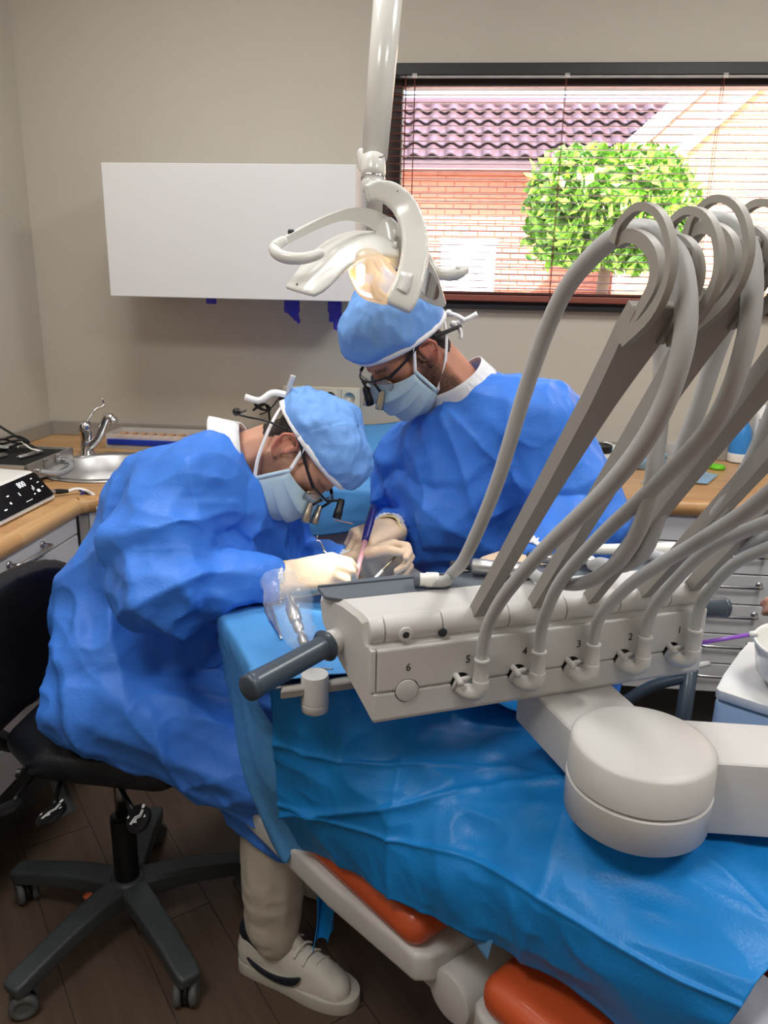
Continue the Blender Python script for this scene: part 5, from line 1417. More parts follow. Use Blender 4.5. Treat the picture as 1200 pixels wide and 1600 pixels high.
# ------------------------------------------------------------------ drapes
def bicubic(net, nu, nv):
    A_ = np.asarray(net, float)
    a = np.stack([spl(A_[:, j], nu) for j in range(A_.shape[1])], 1)
    return np.stack([spl(a[i], nv) for i in range(a.shape[0])], 0)
def spl(p, n):
    q = spline(p, 24); d = np.linspace(0, len(q) - 1, n + 1); i = np.minimum(d.astype(int), len(q) - 2); t = (d - i)[:, None]
    return q[i] * (1 - t) + q[i + 1] * t
def relief(P, amp, scale, seed, creases=()):
    du = np.gradient(P, axis=0); dv = np.gradient(P, axis=1); N = np.cross(du, dv); N /= np.linalg.norm(N, axis=2)[..., None] + 1e-9
    if N[..., 2].mean() < 0: N = -N
    sh = P.shape[:2]; F = folds(P.reshape(-1, 3), scale, seed).reshape(sh)
    D = F * amp
    u = np.linspace(0, 1, sh[0])[:, None]; v = np.linspace(0, 1, sh[1])[None]
    for (a, b, c, w, h) in creases:                          # straight fold lines of the packed sheet: a*u + b*v = c
        D = D + h * np.exp(-np.abs(a * u + b * v - c) / w)
    return P + N * D[..., None]
net = [
    [L(-.125, .20, -.010), atz(422, 1080, .872), atz(428, 1150, .775), atz(436, 1215, .68), atz(446, 1272, .60), atz(476, 1318, .515)],
    [L(.0, .20, -.010), atz(520, 1092, .856), atz(518, 1175, .760), atz(520, 1240, .69), atz(530, 1300, .62), atz(548, 1352, .552)],
    [L(.13, .20, -.02), atz(650, 1095, .820), atz(632, 1190, .755), atz(618, 1270, .70), atz(612, 1335, .64), atz(618, 1396, .572)],
    [L(.30, .12, -.10), atz(840, 1090, .775), atz(790, 1190, .765), atz(755, 1290, .725), atz(735, 1378, .67), atz(722, 1448, .580)],
    [L(.50, .10, -.16), atz(1010, 1130, .760), atz(950, 1250, .775), atz(905, 1370, .745), atz(872, 1462, .685), atz(850, 1524, .585)],
    [K(.42, .29, .60), atz(1180, 1230, .745), atz(1120, 1350, .765), atz(1070, 1470, .745), atz(1020, 1545, .69), atz(975, 1604, .585)],
    [K(.60, .30, .58), atz(1300, 1400, .735), atz(1240, 1475, .75), atz(1185, 1535, .745), atz(1140, 1598, .70), atz(1070, 1668, .585)],
]
P = bicubic(net, 190, 160)
P = relief(P, .018, 5.5, 3.0, [(1, 0, .33, .012, .007), (1, 0, .62, .012, .006), (0, 1, .42, .010, .006), (0, 1, .72, .010, .007), (.6, 1, .78, .016, .010)])
pd_ = obj('patient_drape', sheetP(P, .0014), 'drape_blue', label='large deep blue paper drape spread over the patient on the orange chair', cat='drape')
netl = [
    [L(.22, .135, .004), L(.0, .135, .004), L(-.105, .138, .005), L(-.132, .142, -.015), atz(436, 1150, .77), atz(448, 1250, .63), atz(490, 1326, .50)],
    [L(.22, .22, .004), L(.0, .22, .005), L(-.11, .22, .006), L(-.140, .222, -.012), atz(402, 1130, .77), atz(424, 1240, .63), atz(476, 1330, .49)],
    [L(.22, .33, .004), L(.0, .33, .006), L(-.12, .33, .007), L(-.152, .33, -.012), atz(372, 1090, .77), atz(402, 1230, .61), atz(458, 1336, .475)],
    [L(.22, .44, .004), L(.0, .445, .006), L(-.125, .442, .006), L(-.165, .43, -.014), atz(354, 1060, .77), atz(384, 1215, .60), atz(436, 1338, .465)],
    [L(.22, .47, -.02), L(.0, .475, -.02), L(-.12, .475, -.02), L(-.155, .47, -.04), L(-.150, .47, -.15), L(-.135, .47, -.25), L(-.12, .46, -.33)],
]
P = relief(bicubic(netl, 110, 130), .008, 6, 8.0)
td = obj('tray_drape', sheetP(P, .0014), 'drape_light', label='light blue sheet laid over the instrument tray and hanging beside the dentist', cat='drape')
def tail(u, v):
    a = atd(490 + 42 * u, 1368 + 8 * u, 1.60); b = atd(498 + 26 * u - 10 * v * (1 - u), 1490 - 40 * u, 1.55)
    return a * (1 - v) + b * v + V3(.006 * sin(9 * u + 3 * v), .02 * sin(6 * u), 0)
obj('hanging_corner', sheet(tail, 16, 24, .0014), 'drape_blue', pd_)
# under-sheet showing between the drape's hem and the cushion
neu = [[K(-.12 + .10 * i, -.10, .655), K(-.12 + .10 * i, -.17, .632), K(-.12 + .10 * i, -.212, .60), K(-.12 + .10 * i, -.228 + .02 * (i % 2), .562)] for i in range(5)]
obj('under_sheet', sheetP(relief(bicubic(neu, 40, 24), .004, 9, 2), .0014), 'drape_under', label='pale blue under-sheet peeping out below the deep blue drape above the orange cushion', cat='drape')

# drape on the back worktop
def bd(u, v):
    x = -.62 + .62 * u
    zt = [(2.885, 1.0 - .02 * sin(5 * u)), (2.70, .975), (2.50, .955 + .015 * sin(7 * u)), (2.33, .93), (2.262, .922), (2.236, .895), (2.232, .80), (2.236, .72 + .09 * u)]
    d = v * (len(zt) - 1); i = min(int(d), len(zt) - 2); t = d - i
    y = zt[i][0] * (1 - t) + zt[i + 1][0] * t; z = zt[i][1] * (1 - t) + zt[i + 1][1] * t
    return V3(x + .012 * sin(6 * v + 4 * u), y + .008 * sin(14 * u) * v, z)
P = np.array([[bd(i / 50, j / 56) for j in range(57)] for i in range(51)])
obj('worktop_drape', sheetP(relief(P, .007, 8, 5), .0014), 'drape_light', label='light blue sheet covering the back worktop under the wall sockets', cat='drape')

# ================================================================== operating lamp
LD = 1.36
def Q(x, y, d=0.0): return atd(x, y, LD + d)
la = thing('operating_lamp', 'white dental operating lamp with two handles on a ceiling arm', 'lamp', Q(590, 290))
a0 = Q(585, 246, .02); a1 = atd(606, 0, 1.44); a2 = a1 + (a1 - a0) * ((CEIL - a1[2]) / (a1[2] - a0[2]))
obj('ceiling_arm', G().tube([a0, a1, a2], [.0235, .0275, .031], 28).out(), 'lamp_white', la)
obj('ceiling_rose', G().lathe([(.10, 0), (.10, -.02), (.05, -.05), (.035, -.06)], 32, V3(a2[0], a2[1], CEIL)).out(), 'lamp_white', la)
ax = nrm(Q(583, 250, .02) - Q(581, 300, .02))
j0 = Q(583, 276, .01)
jt = obj('arm_joint', G().lathe([(.010, .042), (.0195, .036), (.0215, .022), (.0225, .008), (.0205, -.002)], 28, j0, ax).hull([tuple(Q(566, 240, .02)) + (.010,), tuple(Q(572, 262, .02)) + (.013,), tuple(Q(580, 268, .02)) + (.014,)], 2).out(), 'lamp_white', la)
obj('joint_ring', G().lathe([(.0215, -.002), (.0222, -.003), (.0222, -.006), (.0212, -.007)], 32, j0, ax).out(), 'chrome', jt)
obj('arm_slot_shade', G().ribbon([Q(591, 246, -.006), Q(588, 262, -.006)], .002, .001, CR, 0).out(), 'print_shade_dark', jt)  # dark ribbon stands for the shade in a slot
obj('arm_seam_shade', G().ribbon([Q(578, 244, -.005), Q(583, 245.5, -.0075), Q(590, 246, -.0085), Q(597, 245, -.0075), Q(601, 243, -.005)], .0015, .0008, ZZ, 3).out(), 'print_shade_dark', jt)  # dark ribbon stands for the shade along a seam
obj('collar', G().lathe([(.0205, -.007), (.0190, -.018), (.0175, -.026), (.012, -.030)], 28, j0, ax).out(), 'lamp_white', la)
yk = [Q(572, 303, .0), Q(590, 299, .0), Q(612, 304, 0), Q(633, 325, 0), (Q(646, 360, -.005)), Q(648, 400, -.012), Q(640, 440, -.018), Q(628, 468, -.02), Q(622, 482, -.02)]
side = np.array([ZZ * .9 + CR * -.3, ZZ, ZZ * .8 + CR * .55, CR * .8 + ZZ * .6, CR, CR, CR, CR, CR])
gy = G(); gy.ribbon(yk, [.028, .034, .040, .044, .045, .048, .050, .052, .044], [.026, .028, .028, .028, .028, .028, .028, .026, .022], side, 6)
yo = obj('yoke', remesh(gy, .003, 6), 'lamp_white', la)
obj('yoke_cover', G().ribbon([Q(636, 426, -.034), Q(631, 447, -.036), Q(627, 455, -.036)], .020, .002, CR, 3).out(), 'unit_white', yo)
obj('yoke_screw', G().ball(Q(621, 299, -.014), .0022, 1).out(), 'slate_dark', yo)
hub = Q(610, 385, .03)
obj('head_hub', remesh(G().hull([tuple(Q(606, 352, .03)) + (.016,), tuple(Q(622, 372, .03)) + (.018,), tuple(Q(616, 405, .03)) + (.020,), tuple(Q(596, 372, .04)) + (.018,), tuple(Q(640, 385, .03)) + (.014,)], 2), .003, 4), 'lamp_white', la)
obj('hub_pin', G().cyl(Q(614, 366, .0), Q(618, 366, .0), .008, 18, .001).cyl(Q(614, 383, .0), Q(620, 384, .0), .007, 18, .001).out(), 'unit_white', la)
# handle towards the wall cabinet
hd = obj('handle', G().ribbon([Q(612, 372, .03), Q(604, 356, .03), Q(582, 342, .02), Q(556, 335, .01), Q(528, 338, 0), Q(492, 352, -.01), Q(462, 367, -.02), Q(444, 377, -.025)], [.030, .034, .030, .024, .016, .014, .013, .012], [.008, .009, .009, .009, .010, .010, .011, .011], ZZ * .9 + CR * .35, 6).out(), 'lamp_white', la, smooth=True, flat_angle=60)
obj('handle_grip', G().tube([Q(432, 381, -.03), Q(428, 388, -.035), Q(434, 397, -.045), Q(450, 403, -.05), Q(472, 404, -.05), Q(490, 400, -.045), Q(500, 396, -.042)], [.0085, .0095, .0105, .0105, .0100, .0092, .0088], 16, smooth=6).tube([Q(446, 375, -.025), Q(436, 380, -.03), Q(430, 386, -.034)], [.008, .009, .0095], 14, smooth=4).ball(Q(500, 396, -.042), .0088, 2).out(), 'lamp_white', hd)
obj('handle_knob', G().lathe([(.006, 0), (.006, .006), (.004, .008)], 16, Q(455, 366, -.02), ZZ).out(), 'slate_dark', hd)
hd2 = obj('handle', G().tube([Q(660, 390, .05), Q(672, 410, .06), Q(682, 425, .06), Q(700, 430, .05), Q(716, 427, .04), Q(726, 422, .04)], [.008, .008, .009, .0105, .0110, .0085], 14, smooth=6).ball(Q(726, 422, .04), .0085, 2).out(), 'lamp_white', la)
obj('handle_knob', G().ball(Q(716, 420, .035), .006, 2).out(), 'unit_white', hd2)
# wing reflectors
up_ = [Q(626, 380, .03), Q(600, 368, .05), Q(572, 363, .06), Q(545, 365, .06), Q(515, 376, .055), Q(490, 395, .04), Q(466, 422, .02), Q(446, 450, .0)]
mid = [Q(624, 388, .01), Q(600, 377, .01), Q(575, 373, .01), Q(550, 377, .01), Q(525, 390, .005), Q(504, 410, .0), Q(484, 434, -.01), Q(467, 457, -.02)]
lo_ = [Q(624, 402, .0), Q(600, 400, -.01), Q(580, 402, -.02), Q(560, 408, -.025), Q(541, 421, -.028), Q(524, 438, -.03), Q(508, 453, -.032), Q(490, 463, -.034)]
W = bicubic([[a, b, c] for a, b, c in zip(up_, mid, lo_)], 36, 16)
gw_ = G(); v, f = sheetP(W, .009); gw_.add(v, f)
wg = obj('reflector_wing', remesh(gw_, .0028, 5), 'lamp_white', la)
obj('wing_screw', G().ball(Q(464, 444, -.016), .0018, 1).out(), 'slate_dark', wg)
Wi = W - V3(0, 0, .006)
obj('reflector_mirror', sheetP(Wi[3:-4, 2:-2], .001), 'mirror', wg)
out = [Q(x_, y_, .0 + (y_ - 392) * .00072) for x_, y_ in ((652, 392), (668, 402), (682, 425), (692, 455), (699, 480), (680, 478), (660, 468), (642, 455), (640, 425))]
oc = np.mean(out, 0); nn_ = nrm(np.cross(out[2] - out[0], out[6] - out[0])); nn_ = nn_ if np.dot(nn_, CF) < 0 else -nn_
ex = nrm(out[4] - out[0]); ey = np.cross(nn_, ex); Mw = (np.stack([ex, ey, nn_], 1), oc)
p2 = [(np.dot(p - oc, ex), np.dot(p - oc, ey)) for p in out]
wr = obj('reflector_wing', G().prism(chaikin(p2, 1), -.006, .004, .002, 2, M=Mw).out(), 'lamp_white', la, smooth=True, flat_angle=40)
mc = np.dot(Q(668, 442, .036) - oc, ex), np.dot(Q(668, 442, .036) - oc, ey)
obj('reflector_mirror', G().prism([(mc[0] + .034 * cos(t), mc[1] + .016 * sin(t)) for t in np.linspace(0, 2 * pi, 28)[:-1]], .0042, .0048, M=Mw).out(), 'mirror', wr, smooth=False)
# bulb cover and bulb
bc = Q(580, 438, .0)
obj('bulb_cover', remesh(G().hull([tuple(Q(575, 420, .0)) + (.036,), tuple(Q(585, 438, 0)) + (.038,), tuple(Q(602, 448, .0)) + (.032,)], 3), .0035, 3), 'bulb_cover', la)
bulb = obj('bulb', G().hull([tuple(Q(566, 420, .0)) + (.0065,), tuple(Q(566, 440, .0)) + (.0065,)], 2).out(), 'bulb_glow', la)
sp = bpy.data.lights.new('operating_lamp_light', 'SPOT')
sp.energy = 26.0; sp.spot_size = radians(19); sp.spot_blend = .7; sp.shadow_soft_size = .03; sp.color = (1.0, .93, .80)
so = bpy.data.objects.new('operating_lamp_light', sp); col.objects.link(so)
so.location = Vector(Q(580, 486, -.01)); tg = atd(528, 898, 1.47)
so.rotation_euler = (Vector(tg) - so.location).to_track_quat('-Z', 'Y').to_euler()
# ================================================================== things on the left worktop
cx0, cx1, cy0, cy1, cz0, cz1 = -1.597, -1.238, 2.085, 2.372, .9075, .966
t = thing('instrument_case', 'open aluminium case with black foam inlay beside the sink', 'case', ((cx0 + cx1) / 2, (cy0 + cy1) / 2, cz0))
g = G(); w = .008
g.box((cx0, cy0, cz0), (cx1, cy1, cz0 + w), .003, 2)
for lo, hi in (((cx0, cy0, cz0), (cx1, cy0 + w, cz1)), ((cx0, cy1 - w, cz0), (cx1, cy1, cz1)), ((cx0, cy0, cz0), (cx0 + w, cy1, cz1)), ((cx1 - w, cy0, cz0), (cx1, cy1, cz1))): g.box(lo, hi, .003, 2)
obj('base_shell', g.out(), 'alu_case', t, smooth=True, flat_angle=35)
obj('foam_inlay', G().box((cx0 + w, cy0 + w, cz0 + w), (cx1 - w, cy1 - w, cz1 - .008), .002, 1).out(), 'foam_black', t, smooth=False)
ld = obj('lid', G().box((cx0 + .003, cy0, cz1 + .002), (cx0 + .040, cy1, cz1 + .30), .010, 3).out(), 'alu_case', t, smooth=True, flat_angle=35)
obj('lid_foam', G().box((cx0 + .038, cy0 + .012, cz1 + .014), (cx0 + .044, cy1 - .012, cz1 + .288), .002, 1).out(), 'foam_black', ld, smooth=False)
obj('lid_strap', G().ribbon([V3(cx0 + .044, cy1 - .03, cz1 + .12), V3(cx0 + .15, cy1 - .03, cz1 + .055), V3(cx0 + .25, cy1 - .03, cz1 - .004)], .014, .002, (0, 1, 0), 4).out(), 'black_rubber', t)
ym = (cy0 + cy1) / 2
hn = obj('carry_handle', G().tube([V3(cx1, ym - .075, .935), V3(cx1 + .022, ym - .072, .930), V3(cx1 + .040, ym - .045, .922), V3(cx1 + .044, ym, .920), V3(cx1 + .040, ym + .045, .922), V3(cx1 + .022, ym + .072, .930), V3(cx1, ym + .075, .935)], [.008, .008, .009, .009, .009, .008, .008], 14, smooth=6).out(), 'grey_plastic', t)
for s in (-1, 1):
    obj('handle_mount', G().box((cx1 - .001, ym + s * .078 - .012, .926), (cx1 + .010, ym + s * .078 + .012, .944), .002, 1).out(), 'alu_case', hn, smooth=False)
    obj('latch', G().box((cx1 - .001, ym + s * .035 - .011, .940), (cx1 + .006, ym + s * .035 + .011, .968), .002, 1).cyl(V3(cx1 + .006, ym + s * .035 - .009, .958), V3(cx1 + .006, ym + s * .035 + .009, .958), .004, 10).out(), 'steel', t, smooth=False)
for i, (xx, yy, r_, m_) in enumerate(((-1.40, 2.17, .010, 'steel'), (-1.32, 2.24, .008, 'steel'), (-1.45, 2.25, .010, 'black_plastic'))):
    obj('inlaid_tool', G().cyl((xx, yy - .05, .965), (xx + .02, yy + .05, .965), r_, 14, .002).out(), m_, t)
cb = []
for k in range(30):
    a = k * .62; cb.append(V3(-1.43 + .045 * cos(a) + .0015 * k, 2.30 + .022 * sin(a), .972 + .0011 * k + .006 * sin(2.3 * a)))
t2 = thing('coiled_cable', 'bundle of white and black cable lying in the open aluminium case', 'cable', (-1.42, 2.30, .965))
obj('white_loop', G().tube(cb[:20] + [V3(-1.33, 2.28, .975), V3(-1.295, 2.27, .972), V3(-1.33, 2.30, .970)], .0028, 8, smooth=4).out(), 'white_plastic', t2)
obj('black_loop', G().tube([p + V3(.012, -.01, .004) for p in cb[8:26]], .0035, 8, smooth=4).out(), 'black_rubber', t2)

# implant motor with display
mv = thing('implant_motor', 'white implant motor console with slanted black touch panel reading 800', 'console', (-1.19, 1.845, TOPZ))
y0, y1 = 1.700, 1.975
prof = [(-1.100, .9015), (-1.094, .910), (-1.150, .9755), (-1.160, .981), (-1.255, .984), (-1.268, .975), (-1.275, .9015)]
RY = (np.array([[1, 0, 0], [0, 0, -1], [0, 1, 0]], float), V3(0, 0, 0))
g = G(); b = bmesh.new()
g.prism(prof, -y1, -y0, .006, 3, M=RY)
obj('housing', g.out(), 'white_plastic', mv, smooth=True, flat_angle=40)
pa, pb = V3(-1.0965, 0, .914), V3(-1.1505, 0, .9775); pdir = nrm(pb - pa); pnn = nrm(V3(-pdir[2] * -1, 0, -pdir[0] * -1)); pnn = V3(pdir[2], 0, -pdir[0])
MP = (np.stack([V3(0, 1, 0), pdir, np.cross(V3(0, 1, 0), pdir)], 1), V3(pa[0], 0, pa[2]))
nz = 1 if MP[0][2, 2] > 0 else -1
HL = np.linalg.norm(pb - pa)
rp = chaikin([(y0 + .006, .003), (y1 - .006, .003), (y1 - .006, HL - .003), (y0 + .006, HL - .003)], 0)
rp2 = [];
for (a, b_) in ((y0 + .014, .010), (y1 - .014, .010), (y1 - .014, HL - .010), (y0 + .014, HL - .010)):
    q0 = {0: pi, 1: -pi / 2, 2: 0, 3: pi / 2}[len(rp2) // 5]
    for k in range(5): rp2.append((a + .009 * cos(q0 + k * pi / 8), b_ + .009 * sin(q0 + k * pi / 8)))
pn_ = obj('touch_panel', G().prism(rp2, .0, nz * .0035, M=MP).out(), 'screen_black', mv, smooth=False)
def onpanel(yc, h, s, size, m='digits'):
    v, f = textvf(s, size, .0002); M = (np.stack([V3(0, 1, 0), pdir, np.cross(V3(0, 1, 0), pdir)], 1), MP[1] + V3(0, yc, 0) + pdir * h + MP[0][:, 2] * nz * .0039)
    return obj('display_text', G().add(v, f, M).out(), m, pn_, smooth=False)
onpanel(1.880, .063, '800', .024)
for (yy, hh, w_, h_) in ((1.845, .042, .003, .010), (1.915, .045, .002, .012), (1.908, .040, .002, .009), (1.925, .030, .012, .008), (1.90, .026, .006, .003), (1.86, .016, .030, .0012), (1.80, .050, .010, .003), (1.79, .030, .006, .006), (1.755, .020, .012, .003), (1.935, .068, .008, .0025), (1.948, .052, .010, .002), (1.952, .036, .008, .002)):
    obj('display_icon', G().prism([(yy - w_ / 2, hh - h_ / 2), (yy + w_ / 2, hh - h_ / 2), (yy + w_ / 2, hh + h_ / 2), (yy - w_ / 2, hh + h_ / 2)], nz * .0035, nz * .0039, M=MP).out(), 'digits', pn_, smooth=False)
obj('top_button', G().lathe([(.012, 0), (.012, .002), (.010, .003)], 20, V3(-1.205, 1.86, .983)).out(), 'stool_grey', mv)
cab = thing('motor_cable', 'grey connector and white cable hanging from the motor over the worktop edge', 'cable', (-1.06, 1.99, .91))
obj('connector', G().lathe([(.006, 0), (.0075, .002), (.0075, .030), (.0068, .031), (.0068, .036)], 16, V3(-1.130, 1.976, .917), (.55, .8, -.05)).out(), 'steel', cab)
cst = V3(-1.130, 1.976, .917) + nrm(V3(.55, .8, -.05)) * .036
obj('strain_relief', G().lathe([(.0075, 0), (.0075, .012), (.0045, .034)], 16, cst, (.75, .65, -.1)).out(), 'black_rubber', cab)
ce = cst + nrm(V3(.75, .65, -.1)) * .034
obj('cable', G().tube([ce, ce + V3(.02, .012, .004), ce + V3(.045, .018, -.002), ce + V3(.080, .004, -.02), ce + V3(.105, -.014, -.07), ce + V3(.115, -.035, -.20), ce + V3(.105, -.04, -.34)], .0048, 10, smooth=6).out(), 'white_plastic', cab)
obj('second_cable', G().tube([ce + V3(.035, .02, .0), ce + V3(.072, .0, -.012), ce + V3(.094, -.022, -.07), ce + V3(.10, -.044, -.22), ce + V3(.095, -.05, -.34)], .0032, 10, smooth=6).out(), 'hose_grey', cab)
obj('cable_clip', G().hull([tuple(ce + V3(.036, .018, -.004)) + (.005,), tuple(ce + V3(.030, .006, -.018)) + (.004,)], 1).hull([tuple(ce + V3(.044, .02, -.010)) + (.004,), tuple(ce + V3(.028, .012, .0)) + (.004,)], 1).out(), 'pen_blue', cab)
# rack with blue cover
r0 = atz(160, 703, TOPZ)
t = thing('bur_rack', 'low clear tray with a dark blue lid on the worktop behind the tap', 'tray', (r0[0] + .17, 2.74, TOPZ))
x0 = float(r0[0])
g = G()
for lo, hi in (((x0, 2.68, TOPZ), (x0 + .36, 2.684, TOPZ + .055)), ((x0, 2.82, TOPZ), (x0 + .36, 2.824, TOPZ + .055)), ((x0, 2.68, TOPZ), (x0 + .004, 2.824, TOPZ + .055)), ((x0 + .356, 2.68, TOPZ), (x0 + .36, 2.824, TOPZ + .055)), ((x0, 2.68, TOPZ), (x0 + .36, 2.824, TOPZ + .004))): g.box(lo, hi)
obj('clear_body', g.out(), 'acrylic', t, smooth=False)
obj('blue_lid', G().box((x0 + .006, 2.676, TOPZ + .014), (x0 + .354, 2.80, TOPZ + .036), .004, 2).out(), 'blue_plastic', t, smooth=False)
for k in range(9): obj('bur_block', G().box((x0 + .02 + k * .037, 2.70, TOPZ + .036), (x0 + .042 + k * .037, 2.79, TOPZ + .044), .001, 1).out(), 'sand_box', t, smooth=False)

# ================================================================== wall sockets and adapters
sx0, sx1, sz0, sz1 = -.656, -.358, 1.048, 1.126
t = thing('socket_strip', 'cream four-way wall socket strip above the back worktop', 'socket', ((sx0 + sx1) / 2, YB, sz0))
obj('back_plate', G().box((sx0, YB - .028, sz0), (sx1, YB, sz1), .008, 3).out(), 'socket_cream', t, smooth=True, flat_angle=40)
for k in range(4):
    xc = sx0 + .0375 + k * .0743; zc = (sz0 + sz1) / 2
    fr_ = obj('socket_frame', G().box((xc - .031, YB - .033, zc - .033), (xc + .031, YB - .027, zc + .033), .004, 2).out(), 'socket_cream', t, smooth=True, flat_angle=40)
    obj('socket_dish', G().lathe([(.0235, .001), (.022, .002), (.0205, -.004), (.020, -.006), (.002, -.0062)], 28, V3(xc, YB - .0325, zc), (0, -1, 0)).out(), 'socket_cream', fr_)
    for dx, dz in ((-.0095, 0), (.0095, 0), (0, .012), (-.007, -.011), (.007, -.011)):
        obj('pin_hole_shade', G().cyl(V3(xc + dx, YB - .0325, zc + dz), V3(xc + dx, YB - .0332, zc + dz), .0026, 10).out(), 'print_shade_dark', fr_)  # dark discs painted as the shade inside the pin holes
zc = (sz0 + sz1) / 2
def adapter(name, label, k, body, cord):
    xc = sx0 + .0375 + k * .0743
    a = thing(name, label, 'adapter', (xc, YB - .05, zc))
    obj('plug_face', G().lathe([(.019, 0), (.0195, .006), (.0185, .016), (.014, .018)], 24, V3(xc, YB - .034, zc), (0, -1, 0)).out(), 'black_plastic', a)
    obj('adapter_body', G().box(*body, .007, 3).out(), 'black_plastic', a, smooth=True, flat_angle=40)
    if cord is not None: obj('cord', G().tube(cord, .0025, 8, smooth=6).out(), 'black_rubber', a)
    return a
x1 = sx0 + .0375
adapter('power_adapter', 'black power adapter with cord plugged in over the first wall socket', 0, ((x1 - .038, YB - .078, zc - .018), (x1 + .016, YB - .045, zc + .020)), [V3(x1 - .038, YB - .06, zc), V3(x1 - .06, YB - .07, zc - .03), V3(x1 - .085, YB - .08, zc - .055), V3(x1 - .11, YB - .09, zc - .065)])
x3 = sx0 + .0375 + 2 * .0743
adapter('power_adapter', 'long black power adapter plugged sideways into the third wall socket', 2, ((x3 - .062, YB - .075, zc - .016), (x3 + .010, YB - .045, zc + .016)), None)
x2 = sx0 + .0375 + .0743
adapter('plug', 'small black plug with looped cord in the second wall socket', 1, ((x2 - .014, YB - .062, zc - .014), (x2 + .012, YB - .045, zc + .010)), [V3(x2, YB - .062, zc), V3(x2 + .02, YB - .075, zc + .006), V3(x2 + .03, YB - .07, zc - .02), V3(x2 + .01, YB - .06, zc - .045)])
cw = [V3(-.735 + .028 * cos(k * .9) + .003 * k * .3, YB - .06 + .012 * sin(k * .9), 1.045 + .012 * sin(k * 1.3)) for k in range(16)]
t = thing('cord_bundle', 'tied bundle of black cord beside the socket strip on the back worktop', 'cable', (-.735, YB - .06, .96))
obj('cord_loops', G().tube(cw, .004, 8, smooth=4).tube([cw[-1], V3(-.70, YB - .05, 1.0), V3(-.70, YB - .06, .965)], .004, 8, smooth=5).out(), 'black_rubber', t)

# ================================================================== gloves below the wall cabinet
def glove(name, label, p, fingers, sc, yaw):
    g = G(); M = (np.stack([V3(cos(yaw), sin(yaw), 0), V3(-sin(yaw), cos(yaw), 0), ZZ], 1) * sc, V3(*p))
    g.hull([(-.022, 0, 0, .007), (.022, 0, 0, .007), (-.020, .004, -.035, .009), (.020, -.004, -.035, .009)], 2, M)
    for (x, ln, bx, by) in fingers: g.chain([(x, 0, -.030, .0095), (x + bx * .5, by * .5, -.030 - ln * .55, .0085), (x + bx, by, -.030 - ln, .007)], 2, M)
    me = remesh(g, .0028, 3); co, no, ed = mesh_np(me); setco(me, co + no * (folds(co, 30, 1) * .0016)[:, None])
    t = thing(name, label, 'glove', p)
    obj('glove_body', me, 'nitrile', t)
    ring = [M[0] @ V3(.029 * cos(a), .009 * sin(a), .004) + M[1] for a in np.linspace(0, 2 * pi, 33)]
    obj('glove_rim', G().tube(ring, .0024, 8, caps=False).out(), 'nitrile', t)
    return t
p1 = aty(456, 468, 2.72); p2_ = aty(523, 470, 2.72)
glove('nitrile_glove', 'crumpled dark blue glove hanging below the wall cabinet above the dentist', (p1[0], 2.72, 1.4395), [(-.012, .02, .01, 0), (0, .035, .012, .004), (.012, .045, .012, 0)], .95, .3)
glove('nitrile_glove', 'dark blue glove hanging by its cuff below the wall cabinet beside the lamp', (p2_[0], 2.72, 1.4395), [(-.013, .045, -.004, 0), (-.002, .075, .004, .003), (.009, .085, .008, 0), (.018, .06, .010, -.003)], .85, .1)
p3 = aty(330, 465, 2.66)
t = thing('nitrile_glove', 'small dark blue glove cuff showing under the left half of the wall cabinet', 'glove', (p3[0], 2.66, 1.425))
obj('cuff_fold', G().tube([V3(p3[0] - .014, 2.66, 1.436), V3(p3[0] + .014, 2.66, 1.436)], .007, 12).box((p3[0] - .017, 2.652, 1.424), (p3[0] + .017, 2.668, 1.4425), .003, 2).out(), 'nitrile', t)

# ================================================================== things on the window worktop
def bag(name, label, cat, c, r, m, seed, amp=.014, squash=(1, 1, 1), inner=None):
    b = bmesh.new(); bmesh.ops.create_icosphere(b, subdivisions=4, radius=1)
    co = np.array([tuple(v.co) for v in b.verts]); co2 = co * V3(*r)
    co2 = co2 + co * (folds(co * .12, 22, seed) * amp)[:, None]
    co2[:, 2] = np.maximum(co2[:, 2], -r[2] * .8)
    for v, p in zip(b.verts, co2): v.co = Vector(p + V3(*c) + V3(0, 0, r[2] * .8))
    t = thing(name, label, cat, c)
    obj('film', b, m, t)
    if inner: inner(t)
    return t
jx = aty(938, 692, 2.70)
t = thing('jar', 'small white jar with a black round lid on the window worktop', 'jar', (jx[0], 2.72, TOPZ))
obj('jar_body', G().lathe([(.040, 0), (.044, .004), (.044, .050), (.041, .054)], 32, V3(jx[0], 2.72, TOPZ)).out(), 'white_plastic', t)
obj('jar_lid', G().lathe([(.046, .053), (.047, .055), (.047, .074), (.044, .077), (.036, .077), (.034, .073)], 32, V3(jx[0], 2.72, TOPZ)).out(), 'black_plastic', t, smooth=True, flat_angle=40)
def pins(t):
    o = ORG[t.name]
    for k in range(4): obj('screw', G().cyl(o + V3(-.02 + .014 * k, -.03, .012), o + V3(-.016 + .014 * k, -.035, .034), .002, 8).out(), 'slate_dark', t)
bp = atz(945, 722, TOPZ)
bag('plastic_pouch', 'crinkled white plastic pouch below the black-lidded jar', 'pouch', (bp[0], bp[1] + .03, TOPZ), (.055, .035, .034), 'wrap_white', 2, inner=pins)
bp = atz(1000, 735, TOPZ)
bag('wrapping', 'crinkled pale blue plastic wrapping on the window worktop', 'wrapping', (bp[0] + .01, bp[1] + .06, TOPZ), (.085, .06, .042), 'wrap_blue', 5, .022)
bp = atz(1055, 730, TOPZ)
bag('wrapping', 'crumpled clear plastic wrapping beside the lime green cap', 'wrapping', (bp[0] + .04, bp[1] + .08, TOPZ), (.075, .055, .038), 'clear_wrap', 9, .022)
